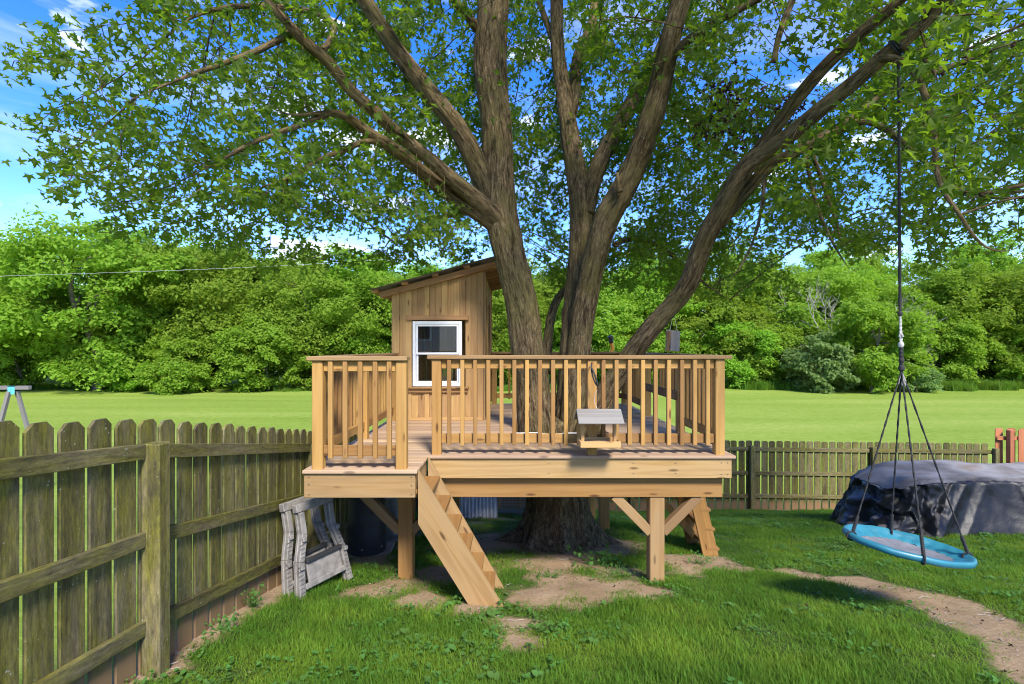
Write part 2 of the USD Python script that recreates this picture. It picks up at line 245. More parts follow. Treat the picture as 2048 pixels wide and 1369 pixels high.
# ground: soil where the primvar "grassy" is low, green and straw undergrowth where it is high, mown field beyond
M('ground', {"g": ("geometry", {}), "ga": ("attribute", {"attribute": "grassy"}), "fa": ("attribute", {"attribute": "field"}),
             "n1": ("noise_texture", {"scale": 2.2, "detail": 8.0, "roughness": 0.65}), "n2": ("noise_texture", {"scale": 34.0, "detail": 6.0, "roughness": 0.7}),
             "soil": ("rgb_ramp", {"ramp": [(0.3, (0.18, 0.115, 0.062)), (0.5, (0.295, 0.205, 0.118)), (0.72, (0.41, 0.31, 0.195))]}),
             "sm": ("mix_float", {"fac": 0.5}),
             "turf": ("rgb_ramp", {"ramp": [(0.3, (0.025, 0.05, 0.012)), (0.55, (0.055, 0.085, 0.02)), (0.75, (0.12, 0.10, 0.04))]}),
             "ge": ("math", {"math_type": "multiply_add", "value2": 0.7, "value3": -0.35}), "gs": ("math", {"math_type": "add"}), "gr": ("map_range", {"from_min": 0.35, "from_max": 0.62}),
             "x1": ("mix", {"mix_type": "mix"}),
             "fm": ("mapping", {"mapping_type": "point", "scale": (0.035, 0.30, 1.0)}), "fn": ("noise_texture", {"scale": 1.0, "detail": 5.0, "roughness": 0.55}),
             "fm2": ("mapping", {"mapping_type": "point", "scale": (1.2, 2.2, 1.0)}), "fn2": ("noise_texture", {"scale": 2.2, "detail": 10.0, "roughness": 0.85}), "fx": ("mix_float", {"fac": 0.68}),
             "fr": ("rgb_ramp", {"ramp": [(0.36, (0.115, 0.182, 0.018)), (0.5, (0.19, 0.262, 0.034)), (0.64, (0.29, 0.338, 0.078))]}),
             "x2": ("mix", {"mix_type": "mix"}), "bp": ("bump", {"strength": 0.6, "distance": 0.03}),
             "p": ("principled_bsdf", {"roughness": 0.95, "specular_ior_level": 0.1})},
  [("g.position", "n1.vector"), ("g.position", "n2.vector"), ("n1.fac", "sm.a"), ("n2.fac", "sm.b"), ("sm.result", "soil.fac"), ("n2.fac", "turf.fac"),
   ("n2.fac", "ge.value1"), ("ge.value", "gs.value1"), ("ga.fac", "gs.value2"), ("gs.value", "gr.value"), ("gr.result", "x1.fac"), ("soil.color", "x1.color1"), ("turf.color", "x1.color2"),
   ("g.position", "fm.vector"), ("fm.vector", "fn.vector"), ("g.position", "fm2.vector"), ("fm2.vector", "fn2.vector"), ("fn.fac", "fx.a"), ("fn2.fac", "fx.b"), ("fx.result", "fr.fac"), ("fa.fac", "x2.fac"), ("x1.color", "x2.color1"), ("fr.color", "x2.color2"),
   ("x2.color", "p.base_color"), ("n2.fac", "bp.height"), ("bp.normal", "p.normal")])
plain('vinyl_white', (0.7, 0.7, 0.69), 0.35, namt=0.03)
M('window_glass', {"fr": ("fresnel", {"IOR": 1.9}), "t": ("transparent_bsdf", {"color": (0.82, 0.86, 0.85)}), "gl": ("glossy_bsdf", {"roughness": 0.01, "color": (0.95, 0.95, 0.95)}), "m": ("mix_closure", {})},
  [("fr.fac", "m.fac"), ("t.BSDF", "m.closure1"), ("gl.BSDF", "m.closure2")], surface='m.closure')
plain('insect_screen', (0.06, 0.065, 0.065), 0.8)
plain('galvanised', (0.42, 0.44, 0.45), 0.38, 0.85, nscale=9, namt=0.25)
plain('roof_metal', (0.27, 0.26, 0.24), 0.5, 0.6, nscale=6, namt=0.3)
plain('white_metal', (0.62, 0.63, 0.63), 0.5, 0.0, nscale=11, namt=0.18)
plain('black_plastic', (0.022, 0.023, 0.025), 0.42, nscale=7, namt=0.5)
plain('worn_grey_plastic', (0.185, 0.17, 0.15), 0.6, nscale=16, namt=0.35, bump=0.3)
plain('black_rubber', (0.018, 0.018, 0.018), 0.6)
plain('blue_vinyl', (0.02, 0.15, 0.195), 0.42, nscale=8, namt=0.14)
plain('swing_mat', (0.13, 0.13, 0.14), 0.7, nscale=14, namt=0.25)
plain('black_rope', (0.02, 0.019, 0.018), 0.85, nscale=90, namt=0.6)
plain('frayed_rope', (0.42, 0.40, 0.36), 0.9, nscale=60, namt=0.3)
plain('orange_plastic', (0.75, 0.32, 0.03), 0.4)
plain('teal_metal', (0.10, 0.42, 0.45), 0.5)
plain('steel', (0.5, 0.5, 0.5), 0.35, 1.0)
plain('wire', (0.42, 0.42, 0.40), 0.5)
plain('white_cord', (0.7, 0.7, 0.68), 0.5)
plain('stone_slab', (0.30, 0.24, 0.19), 0.9, nscale=14, namt=0.3, bump=0.3)
plain('nail', (0.16, 0.14, 0.12), 0.5, 0.7)
plain('house_siding', (0.40, 0.355, 0.33), 0.6, namt=0.06)
plain('house_dark', (0.03, 0.032, 0.036), 0.3)
plain('shingle', (0.09, 0.085, 0.08), 0.9, nscale=18, namt=0.4)
plain('seed', (0.3, 0.2, 0.1), 0.9, nscale=120, namt=0.5)
M('tarp', {"g": ("geometry", {}), "sx": ("separate_xyz", {}), "n": ("noise_texture", {"scale": 9.0, "detail": 8.0, "roughness": 0.7, "distortion": 1.5}), "n2": ("noise_texture", {"scale": 2.0, "detail": 6.0}),
           "mm": ("math", {"math_type": "multiply_add", "value2": 0.4, "value3": -0.2}), "ad": ("math", {"math_type": "add"}), "r": ("map_range", {"from_min": 0.80, "from_max": 1.02}),
           "n3": ("noise_texture", {"scale": 3.0, "detail": 7.0, "roughness": 0.7, "distortion": 1.2}), "r3": ("rgb_ramp", {"ramp": [(0.50, (0, 0, 0)), (0.8, (0.03,) * 3)]}), "mx": ("math", {"math_type": "maximum"}),
           "dc": ("rgb_ramp", {"ramp": [(0.3, (0.22, 0.18, 0.13)), (0.55, (0.25, 0.235, 0.22)), (0.75, (0.2, 0.15, 0.1))]}),
           "x": ("mix", {"mix_type": "mix", "color1": (0.005, 0.005, 0.0055)}), "rr": ("map_range", {"to_min": 0.40, "to_max": 0.8}),
           "bp": ("bump", {"strength": 0.35, "distance": 0.012}), "p": ("principled_bsdf", {"specular_ior_level": 0.28})},
  [("g.position", "n.vector"), ("g.position", "n2.vector"), ("g.position", "n3.vector"), ("g.normal", "sx.vector"), ("n2.fac", "mm.value1"), ("mm.value", "ad.value1"), ("sx.z", "ad.value2"), ("ad.value", "r.value"),
   ("n3.fac", "r3.fac"), ("r.result", "mx.value1"), ("r3.color", "mx.value2"), ("mx.value", "x.fac"), ("n2.fac", "dc.fac"), ("dc.color", "x.color2"), ("x.color", "p.base_color"), ("mx.value", "rr.value"), ("rr.result", "p.roughness"), ("n.fac", "bp.height"), ("bp.normal", "p.normal")])

# ------------------------------------------------------------------ the ground: a yard falling away to a flat mown field
CP = np.array([(-2.17, 3.25, -1.95), (-2.17, 5.1, -2.27), (-2.17, 6.65, -2.57), (-2.17, 9, -3.05), (-1.05, 5.05, -2.26), (0.0, 2.85, -1.87), (-0.05, 4.3, -2.19), (1.4, 5.0, -2.29), (0.6, 6.1, -2.47), (1.32, 7.6, -2.68),
               (2.4, 6.2, -2.58), (3.5, 3.8, -2.04), (3.2, 5.2, -2.3), (6.3, 7.0, -2.64), (7.0, 8.3, -2.84), (-2.1, 11.8, -3.74), (3, 11.8, -3.75), (9, 11.8, -3.78), (-0.6, 8.9, -2.98)])
def base_z(X, Y):
    slope = np.where(Y < 8.2, -1.36 - 0.18 * Y, np.where(Y < 12, -2.836 - 0.25 * (Y - 8.2), -3.786 - 0.2 * (1 - np.exp(-(Y - 12) * 0.25 / 0.2))))
    return np.where(Y < -2, -1.0, slope)
RES = CP[:, 2] - base_z(CP[:, 0], CP[:, 1])
def gz(X, Y):
    X, Y = np.asarray(X, float), np.asarray(Y, float)
    d2 = (X[..., None] - CP[:, 0]) ** 2 + (Y[..., None] - CP[:, 1]) ** 2
    w = np.exp(-d2 / (2 * 0.8 ** 2)); corr = (w * RES).sum(-1) / (w.sum(-1) + 0.15)
    p = np.stack([X, Y, 0 * X], -1)
    near = np.exp(-np.maximum(Y - 9, 0) / 4.0) * np.exp(-np.maximum(np.abs(X) - 12, 0) / 5.0)
    return EYE + base_z(X, Y) + corr + (meshkit.fbm(p * 1.3, 3, 3) - 0.5) * 0.07 * near + (meshkit.fbm(p * 5.0, 2, 9) - 0.5) * 0.025 * near + (meshkit.fbm(p * 0.03, 2, 5) - 0.5) * 0.35 * (1 - near)
def gp(px, py):                        # where the line of sight through (px, py) meets the ground
    lo, hi = 0.6, 60.0
    for _ in range(50):
        mid = (lo + hi) / 2; p = at(px, py, mid)
        if p[2] > gz(p[0], p[1]): lo = mid
        else: hi = mid
    return at(px, py, lo)
def onground(X, Y, dz=0.0): return np.array([X, Y, float(gz(X, Y)) + dz])

dirt_spots = [((1500, 1138), .2), ((1560, 1146), .22), ((1610, 1154), .16), ((620, 1165), .28), ((680, 1130), .25), ((560, 1190), .18), ((800, 1170), .42), ((730, 1125), .4), ((880, 1160), .3), ((960, 1215), .3), ((1020, 1245), .3), ((1060, 1190), .5), ((1120, 1165), .5),
              ((1200, 1180), .4), ((1300, 1185), .35), ((1250, 1175), .3), ((1010, 1085), .6), ((1230, 1100), .4), ((1130, 1120), .6), ((900, 1050), .6), ((960, 1040), .5), ((1340, 1120), .35), ((1420, 1125), .45),
              ((1030, 1280), .18), ((400, 1270), .13), ((480, 1225), .14), ((350, 1340), .14), ((530, 1200), .14), ((440, 1260), .08), ((1170, 1355), .05), ((700, 1255), .06), ((850, 1200), .3), ((740, 1180), .3), ((1480, 1140), .28), ((960, 1140), .35)]
SP = [(gp(*p), r) for p, r in dirt_spots]
path_px = [(1690, 1158, .06), (1720, 1165, .19), (1790, 1182, .25), (1870, 1205, .26), (1960, 1240, .26), (2040, 1285, .26), (2140, 1350, .28), (2300, 1480, .3)]
PATH = [(gp(a, b), r) for a, b, r in path_px]
def grassy(X, Y):                      # 1 = full turf, 0 = bare soil
    X, Y = np.asarray(X, float), np.asarray(Y, float)
    p = np.stack([X, Y, 0 * X], -1)
    nz = (meshkit.fbm(p * 2.6, 5, 21) - 0.5) * 2.6
    m = np.ones_like(X)
    for c, r in SP:
        d = np.hypot(X - c[0], (Y - c[1]))
        m = np.minimum(m, np.clip((d - r * 0.5) / (r * 1.0) + 0.16 + nz * 0.7, 0.06, 1))
    for k in range(len(PATH) - 1):
        a, b = PATH[k][0][:2], PATH[k + 1][0][:2]; ab = b - a
        t = np.clip(((X - a[0]) * ab[0] + (Y - a[1]) * ab[1]) / ab.dot(ab), 0, 1)
        d = np.hypot(X - a[0] - t * ab[0], Y - a[1] - t * ab[1]); r = PATH[k][1] * (1 - t) + PATH[k + 1][1] * t
        m = np.minimum(m, np.clip((d - r * 0.65) / (r * 0.8 + .03) + nz * 0.5, 0, 1))
    m = np.minimum(m, np.clip((X + 2.18) / 0.16 - 0.35 + nz * 0.9, 0.08, 1) + (Y > 11.8) * 1.0)
    m = np.minimum(m, np.clip((11.5 - Y) / 0.35 + nz * 0.9, 0, 1) + (Y > 11.82) * 1.0)
    m = np.minimum(m, np.clip(np.hypot(X - 0.62, Y - 6.75) / 0.85 - 0.65 + nz * 0.7, 0.0, 1))
    under = (X > -1.7) & (X < 2.1) & (Y > 4.6) & (Y < 9.3)
    m = np.where(under, np.minimum(m, 0.62 + nz * 0.9 + np.clip((Y - 6.5) * 0.3, 0, 0.3)), m)
    return np.clip(m, 0, 1)
def axis(lo, hi, step, far_lo, far_hi, g=1.28):
    a = list(np.arange(lo, hi + 1e-6, step)); s = step
    while a[-1] < far_hi: s *= g; a.append(a[-1] + s)
    s = step; b = []
    x = lo
    while x > far_lo: s *= g; x -= s; b.append(x)
    return np.array(b[::-1] + a)
xs, ys = axis(-4.5, 11.5, 0.075, -420, 420), axis(0.3, 12.6, 0.075, -60, 520)
GX, GY = np.meshgrid(xs, ys, indexing='ij'); GZ = gz(GX, GY)
ii, jj = np.meshgrid(np.arange(len(xs) - 1), np.arange(len(ys) - 1), indexing='ij'); ny = len(ys)
qd = np.stack([ii * ny + jj, (ii + 1) * ny + jj, (ii + 1) * ny + jj + 1, ii * ny + jj + 1], -1).reshape(-1, 4)
gr = grassy(GX, GY); fld = np.clip((GY - 11.8) / 0.2, 0, 1); fld = np.maximum(fld, np.clip((-2.25 - GX) / 0.2, 0, 1))
tag(obj('ground', (np.stack([GX, GY, GZ], -1).reshape(-1, 3), np.vstack([qd[:, [0, 1, 2]], qd[:, [0, 2, 3]]])), 'ground', None, True, extra={'grassy': gr.ravel(), 'field': fld.ravel()}), kind='structure')

# ------------------------------------------------------------------ fences
def fence(F_, p0, p1, pitch, W, H, tops, rail_z, post_at, side, dogear=0.034, red=False, rows=None):
    """Pickets from p0 to p1 (plan); side = plan vector towards which rails and posts stand."""
    p0, p1 = np.array(p0, float), np.array(p1, float); d = p1 - p0; L = np.hypot(*d); d /= L; sd = np.array(side, float)
    n = int(L / pitch)
    for k in range(n):
        c = p0 + d * (k + 0.5) * pitch; zb = float(gz(*c)) - 0.03; top = tops(c) + rng.normal(0, 0.004); w = W + rng.normal(0, 0.003)
        h = top - zb; th = 0.018; lean = rng.normal(0, 0.006)
        e = dogear + rng.normal(0, 0.003)
        prof = np.array([(-w / 2, 0), (w / 2, 0), (w / 2, h - e), (w / 2 - e, h), (-w / 2 + e, h), (-w / 2, h - e)])
        v, gcs = [], []
        off = rng.uniform(-40, 40, 3)
        for s in (0, th):
            for a, b in prof:
                q = c + d * (a + lean * b / h) - sd * s
                v.append((q[0], q[1], zb + b)); gcs.append((b + off[0], a + off[1], s + off[2]))
        f = [(0, i, i + 1) for i in range(1, 5)] + [(6, 6 + i + 1, 6 + i) for i in range(1, 5)]
        for i in range(6):
            j = (i + 1) % 6; f += [(i, i + 6, j + 6), (i, j + 6, j)]
        up = np.tile(prof[:, 1], 2)
        obj('picket', (np.array(v), np.array(f)), 'red_stain' if red else 'fence_picket', F_, False, np.array(gcs), rng.uniform(0, 1), {'up': up})
    return d
lf = thing('picket_fence', 'weathered mossy dog-eared picket fence running down the left side of the yard', 'fence', group=None)
FX = -2.17
def left_top(c):                       # measured along the top of the left fence
    return EYE + np.interp(c[1], [0.6, 2.146, 2.966, 3.86, 5.18, 6.27, 11.8], [-0.15, -0.313, -0.416, -0.579, -0.832, -1.03, -2.08])
fence(lf, (FX, 0.87), (FX, 11.72), 0.1750, 0.140, 1.5, left_top, None, None, (1, 0))
fence_posts = [0.55, 3.03, 5.47, 7.9, 10.3, 11.66]
for i, y in enumerate(fence_posts):
    t = left_top((FX, y)) - (0.135 if i == 1 else 0.15); g0 = float(gz(FX + .06, y)) - 0.3
    v = obj_post = board('post', (FX + 0.062, y, g0), (FX + 0.062, y, t), 0.10, 0.11, 'fence_rail', lf, up=(1, 0, 0), c=0.008)
for i in range(len(fence_posts) - 1):
    y0, y1 = fence_posts[i] + 0.052, fence_posts[i + 1] - 0.052
    for dz in (0.185, 0.70, 1.215):
        a = (FX + 0.021, y0, left_top((0, y0)) - dz - (0.0 if dz < .2 else 0.0)); b = (FX + 0.021, y1, left_top((0, y1)) - dz + rng.normal(0, .01))
        board('rail', a, b, 0.088, 0.038, 'fence_rail', lf, up=(1, 0, 0), c=0.004)
bf = thing('picket_fence', 'weathered mossy picket fence along the back of the yard behind the deck and the tarp', 'fence')
BY = 11.8
def back_top(c): return EYE + np.interp(c[0], [-2, 0, 4.9, 11.2], [-2.13, -2.13, -2.14, -2.21])
fence(bf, (FX + 0.03, BY), (11.15, BY), 0.1750, 0.140, 1.5, back_top, None, None, (0, -1), dogear=0.025)
bposts = [-2.0, 0.2, 2.75, 5.5, 8.28, 11.08]
for x in bposts:
    board('post', (x, BY - 0.075, float(gz(x, BY)) - 0.2), (x, BY - 0.075, back_top((x,)) - 0.1), 0.10, 0.10, 'fence_rail', bf, up=(0, -1, 0), c=0.008)
for i in range(len(bposts) - 1):
    for dz in (0.19, 0.74, 1.26):
        a, b = bposts[i] + 0.052, bposts[i + 1] - 0.052
        board('rail', (a, BY - 0.022, back_top((a,)) - dz), (b, BY - 0.022, back_top((b,)) - dz + rng.normal(0, .008)), 0.088, 0.038, 'fence_rail', bf, up=(0, -1, 0))
rf = thing('shadowbox_fence', 'reddish brown stained shadowbox fence at the right edge behind the tarp', 'fence')
def red_top(c): return EYE - 1.87
fence(rf, (11.32, 11.78), (16.0, 11.6), 0.272, 0.165, 1.5, red_top, None, None, (0, -1), red=True, dogear=0.025)
fence(rf, (11.18, 11.89), (16.1, 11.71), 0.272, 0.165, 1.5, red_top, None, None, (0, -1), red=True, dogear=0.025)
for dz in (0.22, 0.9, 1.6):
    board('rail', (11.2, 11.83, red_top(0) - dz), (16.0, 11.65, red_top(0) - dz), 0.088, 0.036, 'red_stain', rf, up=(0, -1, 0))
for x in (11.42, 13.7, 15.9):
    board('post', (x, 11.73 - (x - 11.42) * .04, float(gz(x, 11.7)) - .2), (x, 11.73 - (x - 11.42) * .04, red_top(0) - 0.02), 0.10, 0.10, 'red_stain', rf, up=(0, -1, 0), c=0.006)

# ------------------------------------------------------------------ the deck round the tree
Z0 = EYE - 1.02                        # top of the deck boards
XL, XN, XR, YP, YF, YB = -1.745, -0.79, 2.115, 4.25, 4.83, 9.36
deck = thing('play_deck', 'raised golden pine play deck with railings built around the maple trunk', 'deck')
TREE = (0.60, 6.75)
hole = (0.02, 1.14, 6.2, 7.3)
y = YP; k = 0
while y < YB - 0.02:
    w = 0.139; y1 = min(y + w, YB)
    xr = XN if y1 <= YF + 0.005 else XR
    spans = [(XL, xr)]
    if y1 > hole[2] and y < hole[3]:
        e = rng.uniform(0, 0.03); spans = [(XL, hole[0] - e), (hole[1] + e, xr)]
    elif y1 > YF + 0.3: 
        j = rng.choice([0.1, 0.5, 0.9]); spans = [(XL, j - 0.002), (j + 0.002, xr)]
    for a, b in spans:
        board('deck_board', (a, (y + y1) / 2, Z0 - 0.0145), (b, (y + y1) / 2, Z0 - 0.0145), y1 - y, 0.029, 'deck_wood', deck, c=0.005)
    y += w + 0.0045
    if abs(y - YF) < 0.08: y = YF
zf = Z0 - 0.031
def nails(parent, pts, ax=(0, -1, 0)):
    parts = []
    for p in pts:
        m = trimesh.creation.cylinder(0.005, 0.004, sections=8); m.apply_transform(trimesh.geometry.align_vectors((0, 0, 1), ax)); obj('nail_head', (m.vertices + np.asarray(p), m.faces), 'nail', parent)
def fascia(a, b, h=0.185, mat='pine_pale', z=zf): 
    return board('fascia_board', (*a, z - h / 2), (*b, z - h / 2), h, 0.038, mat, deck, up=(b[1] - a[1], -(b[0] - a[0]), 0), c=0.005)
fascia((XN + 0.0, YF + 0.045), (XR - 0.03, YF + 0.045), 0.19)
fascia((XL + 0.005, YP + 0.045), (XN - 0.02, YP + 0.045), 0.205)
fascia((XL + 0.026, YP + 0.066), (XL + 0.026, YB), 0.19)
fascia((XR - 0.05, YF + 0.066), (XR - 0.05, YB), 0.19)
fascia((XN - 0.04, YP + 0.066), (XN - 0.04, YF + 0.03), 0.19)
fascia((XL + 0.05, YB - 0.03), (XR - 0.07, YB - 0.03), 0.19)
nails(deck, [(XL + 0.03 + dx, YP + 0.024, zf - z) for dx in (0.02,) for z in (0.03, 0.09, 0.175)] + [(XN - 0.05, YP + 0.024, zf - z) for z in (0.03, 0.10, 0.175)] + [(XR - 0.07 - dx, YF + 0.024, zf - z) for dx in (0, 0.06) for z in (0.04, 0.15)]
      + [(x, YF + 0.024, zf - z) for x in (0.35, 1.15, 1.55) for z in (0.045, 0.14)])
zb_ = zf - 0.192
for yb, xa, xb in ((YF + 0.125, -1.5, 2.03), (7.62, -1.55, 2.03), (9.1, -1.5, 2.0)):
    for o in (0, 0.042):
        board('support_beam', (xa, yb + o, zb_ - 0.1), (xb, yb + o, zb_ - 0.1), 0.2, 0.038, 'pine', deck, up=(0, -1, 0), c=0.005)
for x in np.arange(-1.55, 2.0, 0.405):
    y0j = (YP if x < XN - 0.1 else YF) + 0.07
    if hole[0] - 0.05 < x < hole[1] + 0.05: 
        board('joist', (x, y0j, zf - 0.095), (x, hole[2] - 0.1, zf - 0.095), 0.184, 0.038, 'pine', deck, up=(1, 0, 0)); y0j = hole[3] + 0.1
    board('joist', (x, y0j, zf - 0.095), (x, YB - 0.06, zf - 0.095), 0.184, 0.038, 'pine', deck, up=(1, 0, 0))
def bigpost(x, y, mat='pine_pale', top=zb_ - 0.2, sz=0.142):
    o = board('support_post', (x, y, float(gz(x, y)) - 0.3), (x, y, top), sz, sz, mat, deck, up=(0, -1, 0), c=0.007)
    return o
PX1, PX2 = 1.405, -1.04
for x, y in ((PX1, YF + 0.19), (PX2, YF + 0.22), (1.37, 7.64), (-0.99, 7.64), (1.4, 9.1), (-1.0, 9.1)):
    bigpost(x, y, 'pine_pale' if y < 6 and x > 0 else 'pine')
def brace(x, y, sx, l=0.37):
    zt = zb_ - 0.2; z1 = zt - l
    board('knee_brace', (x + sx * 0.06, y, z1 - 0.02), (x + sx * (l + 0.08), y, zt + 0.005), 0.088, 0.086, 'pine_pale', deck, up=(0, -1, 0))
for x, y, s in ((PX1, YF + 0.165, -1), (PX1, YF + 0.165, 1), (PX2, YF + 0.2, -1), (PX2, YF + 0.2, 1), (1.37, 7.64, 1), (-.99, 7.64, 1)):
    brace(x, y, s, 0.33)
# railings
CAPT = EYE - 0.072
def railing(post_xy, segs, balus, out, label=None, posts=True):
    """segs: pairs of plan points between posts; balus: per seg list of positions (0..1); out: plan vector away from the deck."""
    r = thing('railing', label, parent=deck); out = np.array(out, float)
    for p in post_xy:
        board('railing_post', (p[0], p[1], Z0 - 0.02 if True else 0), (p[0], p[1], CAPT - 0.038), 0.089, 0.089, 'pine', r, up=(0, -1, 0), c=0.005, tone=float(rng.uniform(.55, .95)))
    for (a, b), ts in zip(segs, balus):
        a, b = np.array(a, float), np.array(b, float)
        for zc, hh in ((CAPT - 0.038 - 0.046, 0.089), (EYE - 0.868, 0.089)):
            board('rail', (*a, zc), (*b, zc), hh, 0.036, 'pine', r, up=(*out, 0))
        for t in ts:
            c = a + (b - a) * t + out * 0.038
            board('baluster', (c[0], c[1], EYE - 0.928 + rng.normal(0, .002)), (c[0], c[1], CAPT - 0.040), 0.038, 0.038, 'pine', r, up=(*out, 0), c=0.003, tone=float(np.clip(rng.normal(.55, .3), 0, 1)))
    return r
def cap(r, a, b, w=0.14, z=CAPT): 
    return board('cap_board', (*a, z - 0.019), (*b, z - 0.019), w, 0.037, 'pine_pale', r, c=0.006)
def pxX(px, Y): return (px - CX) / F * Y
yr = YF + 0.085
px_b1 = [898, 924.5, 950, 976.5, 1003, 1028.5, 1054, 1080, 1106, 1132, 1158]; px_b2 = [1207, 1233, 1259.5, 1286, 1311.6, 1338, 1364, 1390, 1416]
xa, xm, xb = pxX(874, yr), pxX(1183, yr), pxX(1437, yr)
r1 = railing([(xa, yr), (xm, yr), (xb, yr)], [((xa + .045, yr), (xm - .045, yr)), ((xm + .045, yr), (xb - .045, yr))],
             [[(pxX(p, yr - .05) - xa - .045) / (xm - xa - .09) for p in px_b1], [(pxX(p, yr - .05) - xm - .045) / (xb - xm - .09) for p in px_b2]], (0, -1))
cap(r1, (pxX(856, yr), yr), (pxX(1459, yr), yr))
yp = YP + 0.075
x1, x2 = pxX(638, yp), pxX(804, yp)
r2 = railing([(x1, yp), (x2, yp)], [((x1 + .045, yp), (x2 - .045, yp))], [[(pxX(p, yp - .05) - x1 - .045) / (x2 - x1 - .09) for p in (660.4, 690, 720, 750, 778)]], (0, -1))
cap(r2, (pxX(618, yp), yp), (pxX(817, yp), yp))
YS = 7.2                               # front of the playhouse
ym = 5.75
def spread(L): n = max(2, int(L / 0.128)); return list((np.arange(n) + 0.7) / (n + 0.4))
xl = XL + 0.085
r3 = railing([(xl, ym), (xl, YS - 0.06)], [((xl, yp + .045), (xl, ym - .045)), ((xl, ym + .045), (xl, YS - .105))], [spread(ym - yp), spread(YS - ym)], (-1, 0))
cap(r3, (xl, yp + 0.072), (xl, YS - 0.01))
xr_ = XR - 0.085; ys_ = [6.18, 7.68, 9.27]
r4 = railing([(xr_, q_) for q_ in ys_], [((xr_, yr + .045), (xr_, ys_[0] - .045)), ((xr_, ys_[1] + .045), (xr_, ys_[2] - .045))], [spread(1.25), spread(1.5)], (1, 0))
cap(r4, (xr_, yr + 0.072), (xr_, YB - 0.005))
board('rail', (xr_, ys_[0] + .046, CAPT - 0.084), (xr_, ys_[1] - .046, CAPT - 0.084), 0.089, 0.036, 'pine', r4, up=(1, 0, 0))
board('rail', (xr_ - 0.064, ys_[0] - .04, EYE - 0.575), (xr_ - 0.064, ys_[1] + .04, EYE - 0.575), 0.105, 0.036, 'pine_pale', r4, up=(1, 0, 0), label='bare bar across the ladder opening')
for t in spread(1.35)[:7]:
    board('baluster', (xr_ + .037, ys_[0] + .05 + 1.4 * t, EYE - 0.62), (xr_ + .037, ys_[0] + .05 + 1.4 * t, CAPT - 0.04), 0.038, 0.038, 'pine', r4, up=(1, 0, 0), c=0.003)
yk = 9.27
r5 = railing([(-0.32, yk), (0.75, yk)], [((-0.275, yk), (0.705, yk)), ((0.795, yk), (xr_ - .045, yk))], [spread(.95), spread(1.2)], (0, 1))
cap(r5, (-0.4, yk), (xr_ - 0.072, yk))
# front stairs: they leave the side of the small landing and go down to the right
st = thing('stairs', 'steep open front stair with pale stringers', parent=deck)
ztop = Z0 - 0.02
def stair_z(x, x0, m): return ztop - (x - x0) * m
x0s, xe = XN + 0.005, -0.10
for ys0, lab in ((YP + 0.045, 'near stringer'), (YF - 0.02, None)):
    zg = float(gz(xe, ys0)); m = (ztop - 0.03 - zg) / (xe - x0s); dirv = np.array([1, 0, -m]); dirv /= np.linalg.norm(dirv); nrm = np.array([m, 0, 1]) / math.hypot(m, 1)
    hw = 0.235                          # stringer width measured square to its length
    A = np.array([x0s, ys0, ztop + 0.01]); top = A; ext = 0.30
    # outline in the xz plane: plumb cut at the deck, level cut at the ground
    e1 = (x0s, ztop + 0.012); e2 = (x0s, ztop + 0.012 - hw * math.hypot(1, m)); b_up = (x0s + (ztop + 0.012 - zg + 0.02) / m, zg - 0.02)
    dxl = hw * math.hypot(1, m) / m; b_lo = (b_up[0] - dxl, zg - 0.02)
    poly = np.array([e1, b_up, b_lo, e2]); off = rng.uniform(-30, 30, 3)
    v, gcs = [], []
    for yy in (ys0 - 0.019, ys0 + 0.019):
        for a, b in poly:
            v.append((a, yy, b)); rel = np.array([a - x0s, 0, b - ztop]); gcs.append((rel @ dirv + off[0], rel @ nrm + off[1], yy - ys0 + off[2]))
    f = np.array([(0, 2, 1), (0, 3, 2), (4, 5, 6), (4, 6, 7)] + [t for i in range(4) for t in ((i, (i + 1) % 4, (i + 1) % 4 + 4), (i, (i + 1) % 4 + 4, i + 4))])
    obj('stringer', (np.array(v), f[:, ::-1]), 'pine_pale', st, False, np.array(gcs), 0.6)
zg0 = float(gz(xe, (YP + YF) / 2)); m = (ztop - zg0) / (xe - x0s)
for k in range(6):
    zz = ztop - (k + 1) * (ztop - zg0) / 6.6; xx = x0s + (ztop - zz) / m
    board('tread', (xx - 0.085, YP + 0.066, zz), (xx - 0.085, YF - 0.041, zz), 0.185, 0.038, 'pine', st, c=0.004, tone=0.15)
    for yy in (YF - 0.06,):
        board('cleat', (xx - 0.15, yy, zz - 0.04), (xx - 0.02, yy, zz - 0.04), 0.038, 0.036, 'pine', st)
# side ladder at the right, close to the corner post
sl = thing('side_ladder', 'steep ladder of boards under the right side', parent=deck)
for ya in (6.28, 6.86):
    b = np.array([2.44, ya, float(gz(2.44, ya)) - 0.02]); a = np.array([2.10, ya, Z0 - 0.06])
    board('stringer', a, b, 0.184, 0.038, 'pine', sl, up=(0, -1, 0), c=0.004, tone=0.45)
for k in range(6):
    t = (k + 0.8) / 6.4; p = np.array([2.10, 6.57, Z0 - 0.06]) * (1 - t) + np.array([2.44, 6.57, float(gz(2.44, 6.57))]) * t
    board('tread', p + (0.06, -0.31, 0), p + (0.06, 0.31, 0), 0.14, 0.036, 'pine', sl, tone=0.2)
board('diagonal_brace', (1.55, 7.1, Z0 - 0.5), (2.42, 6.75, EYE - 2.5), 0.088, 0.04, 'pine', sl, up=(0, -1, 0))

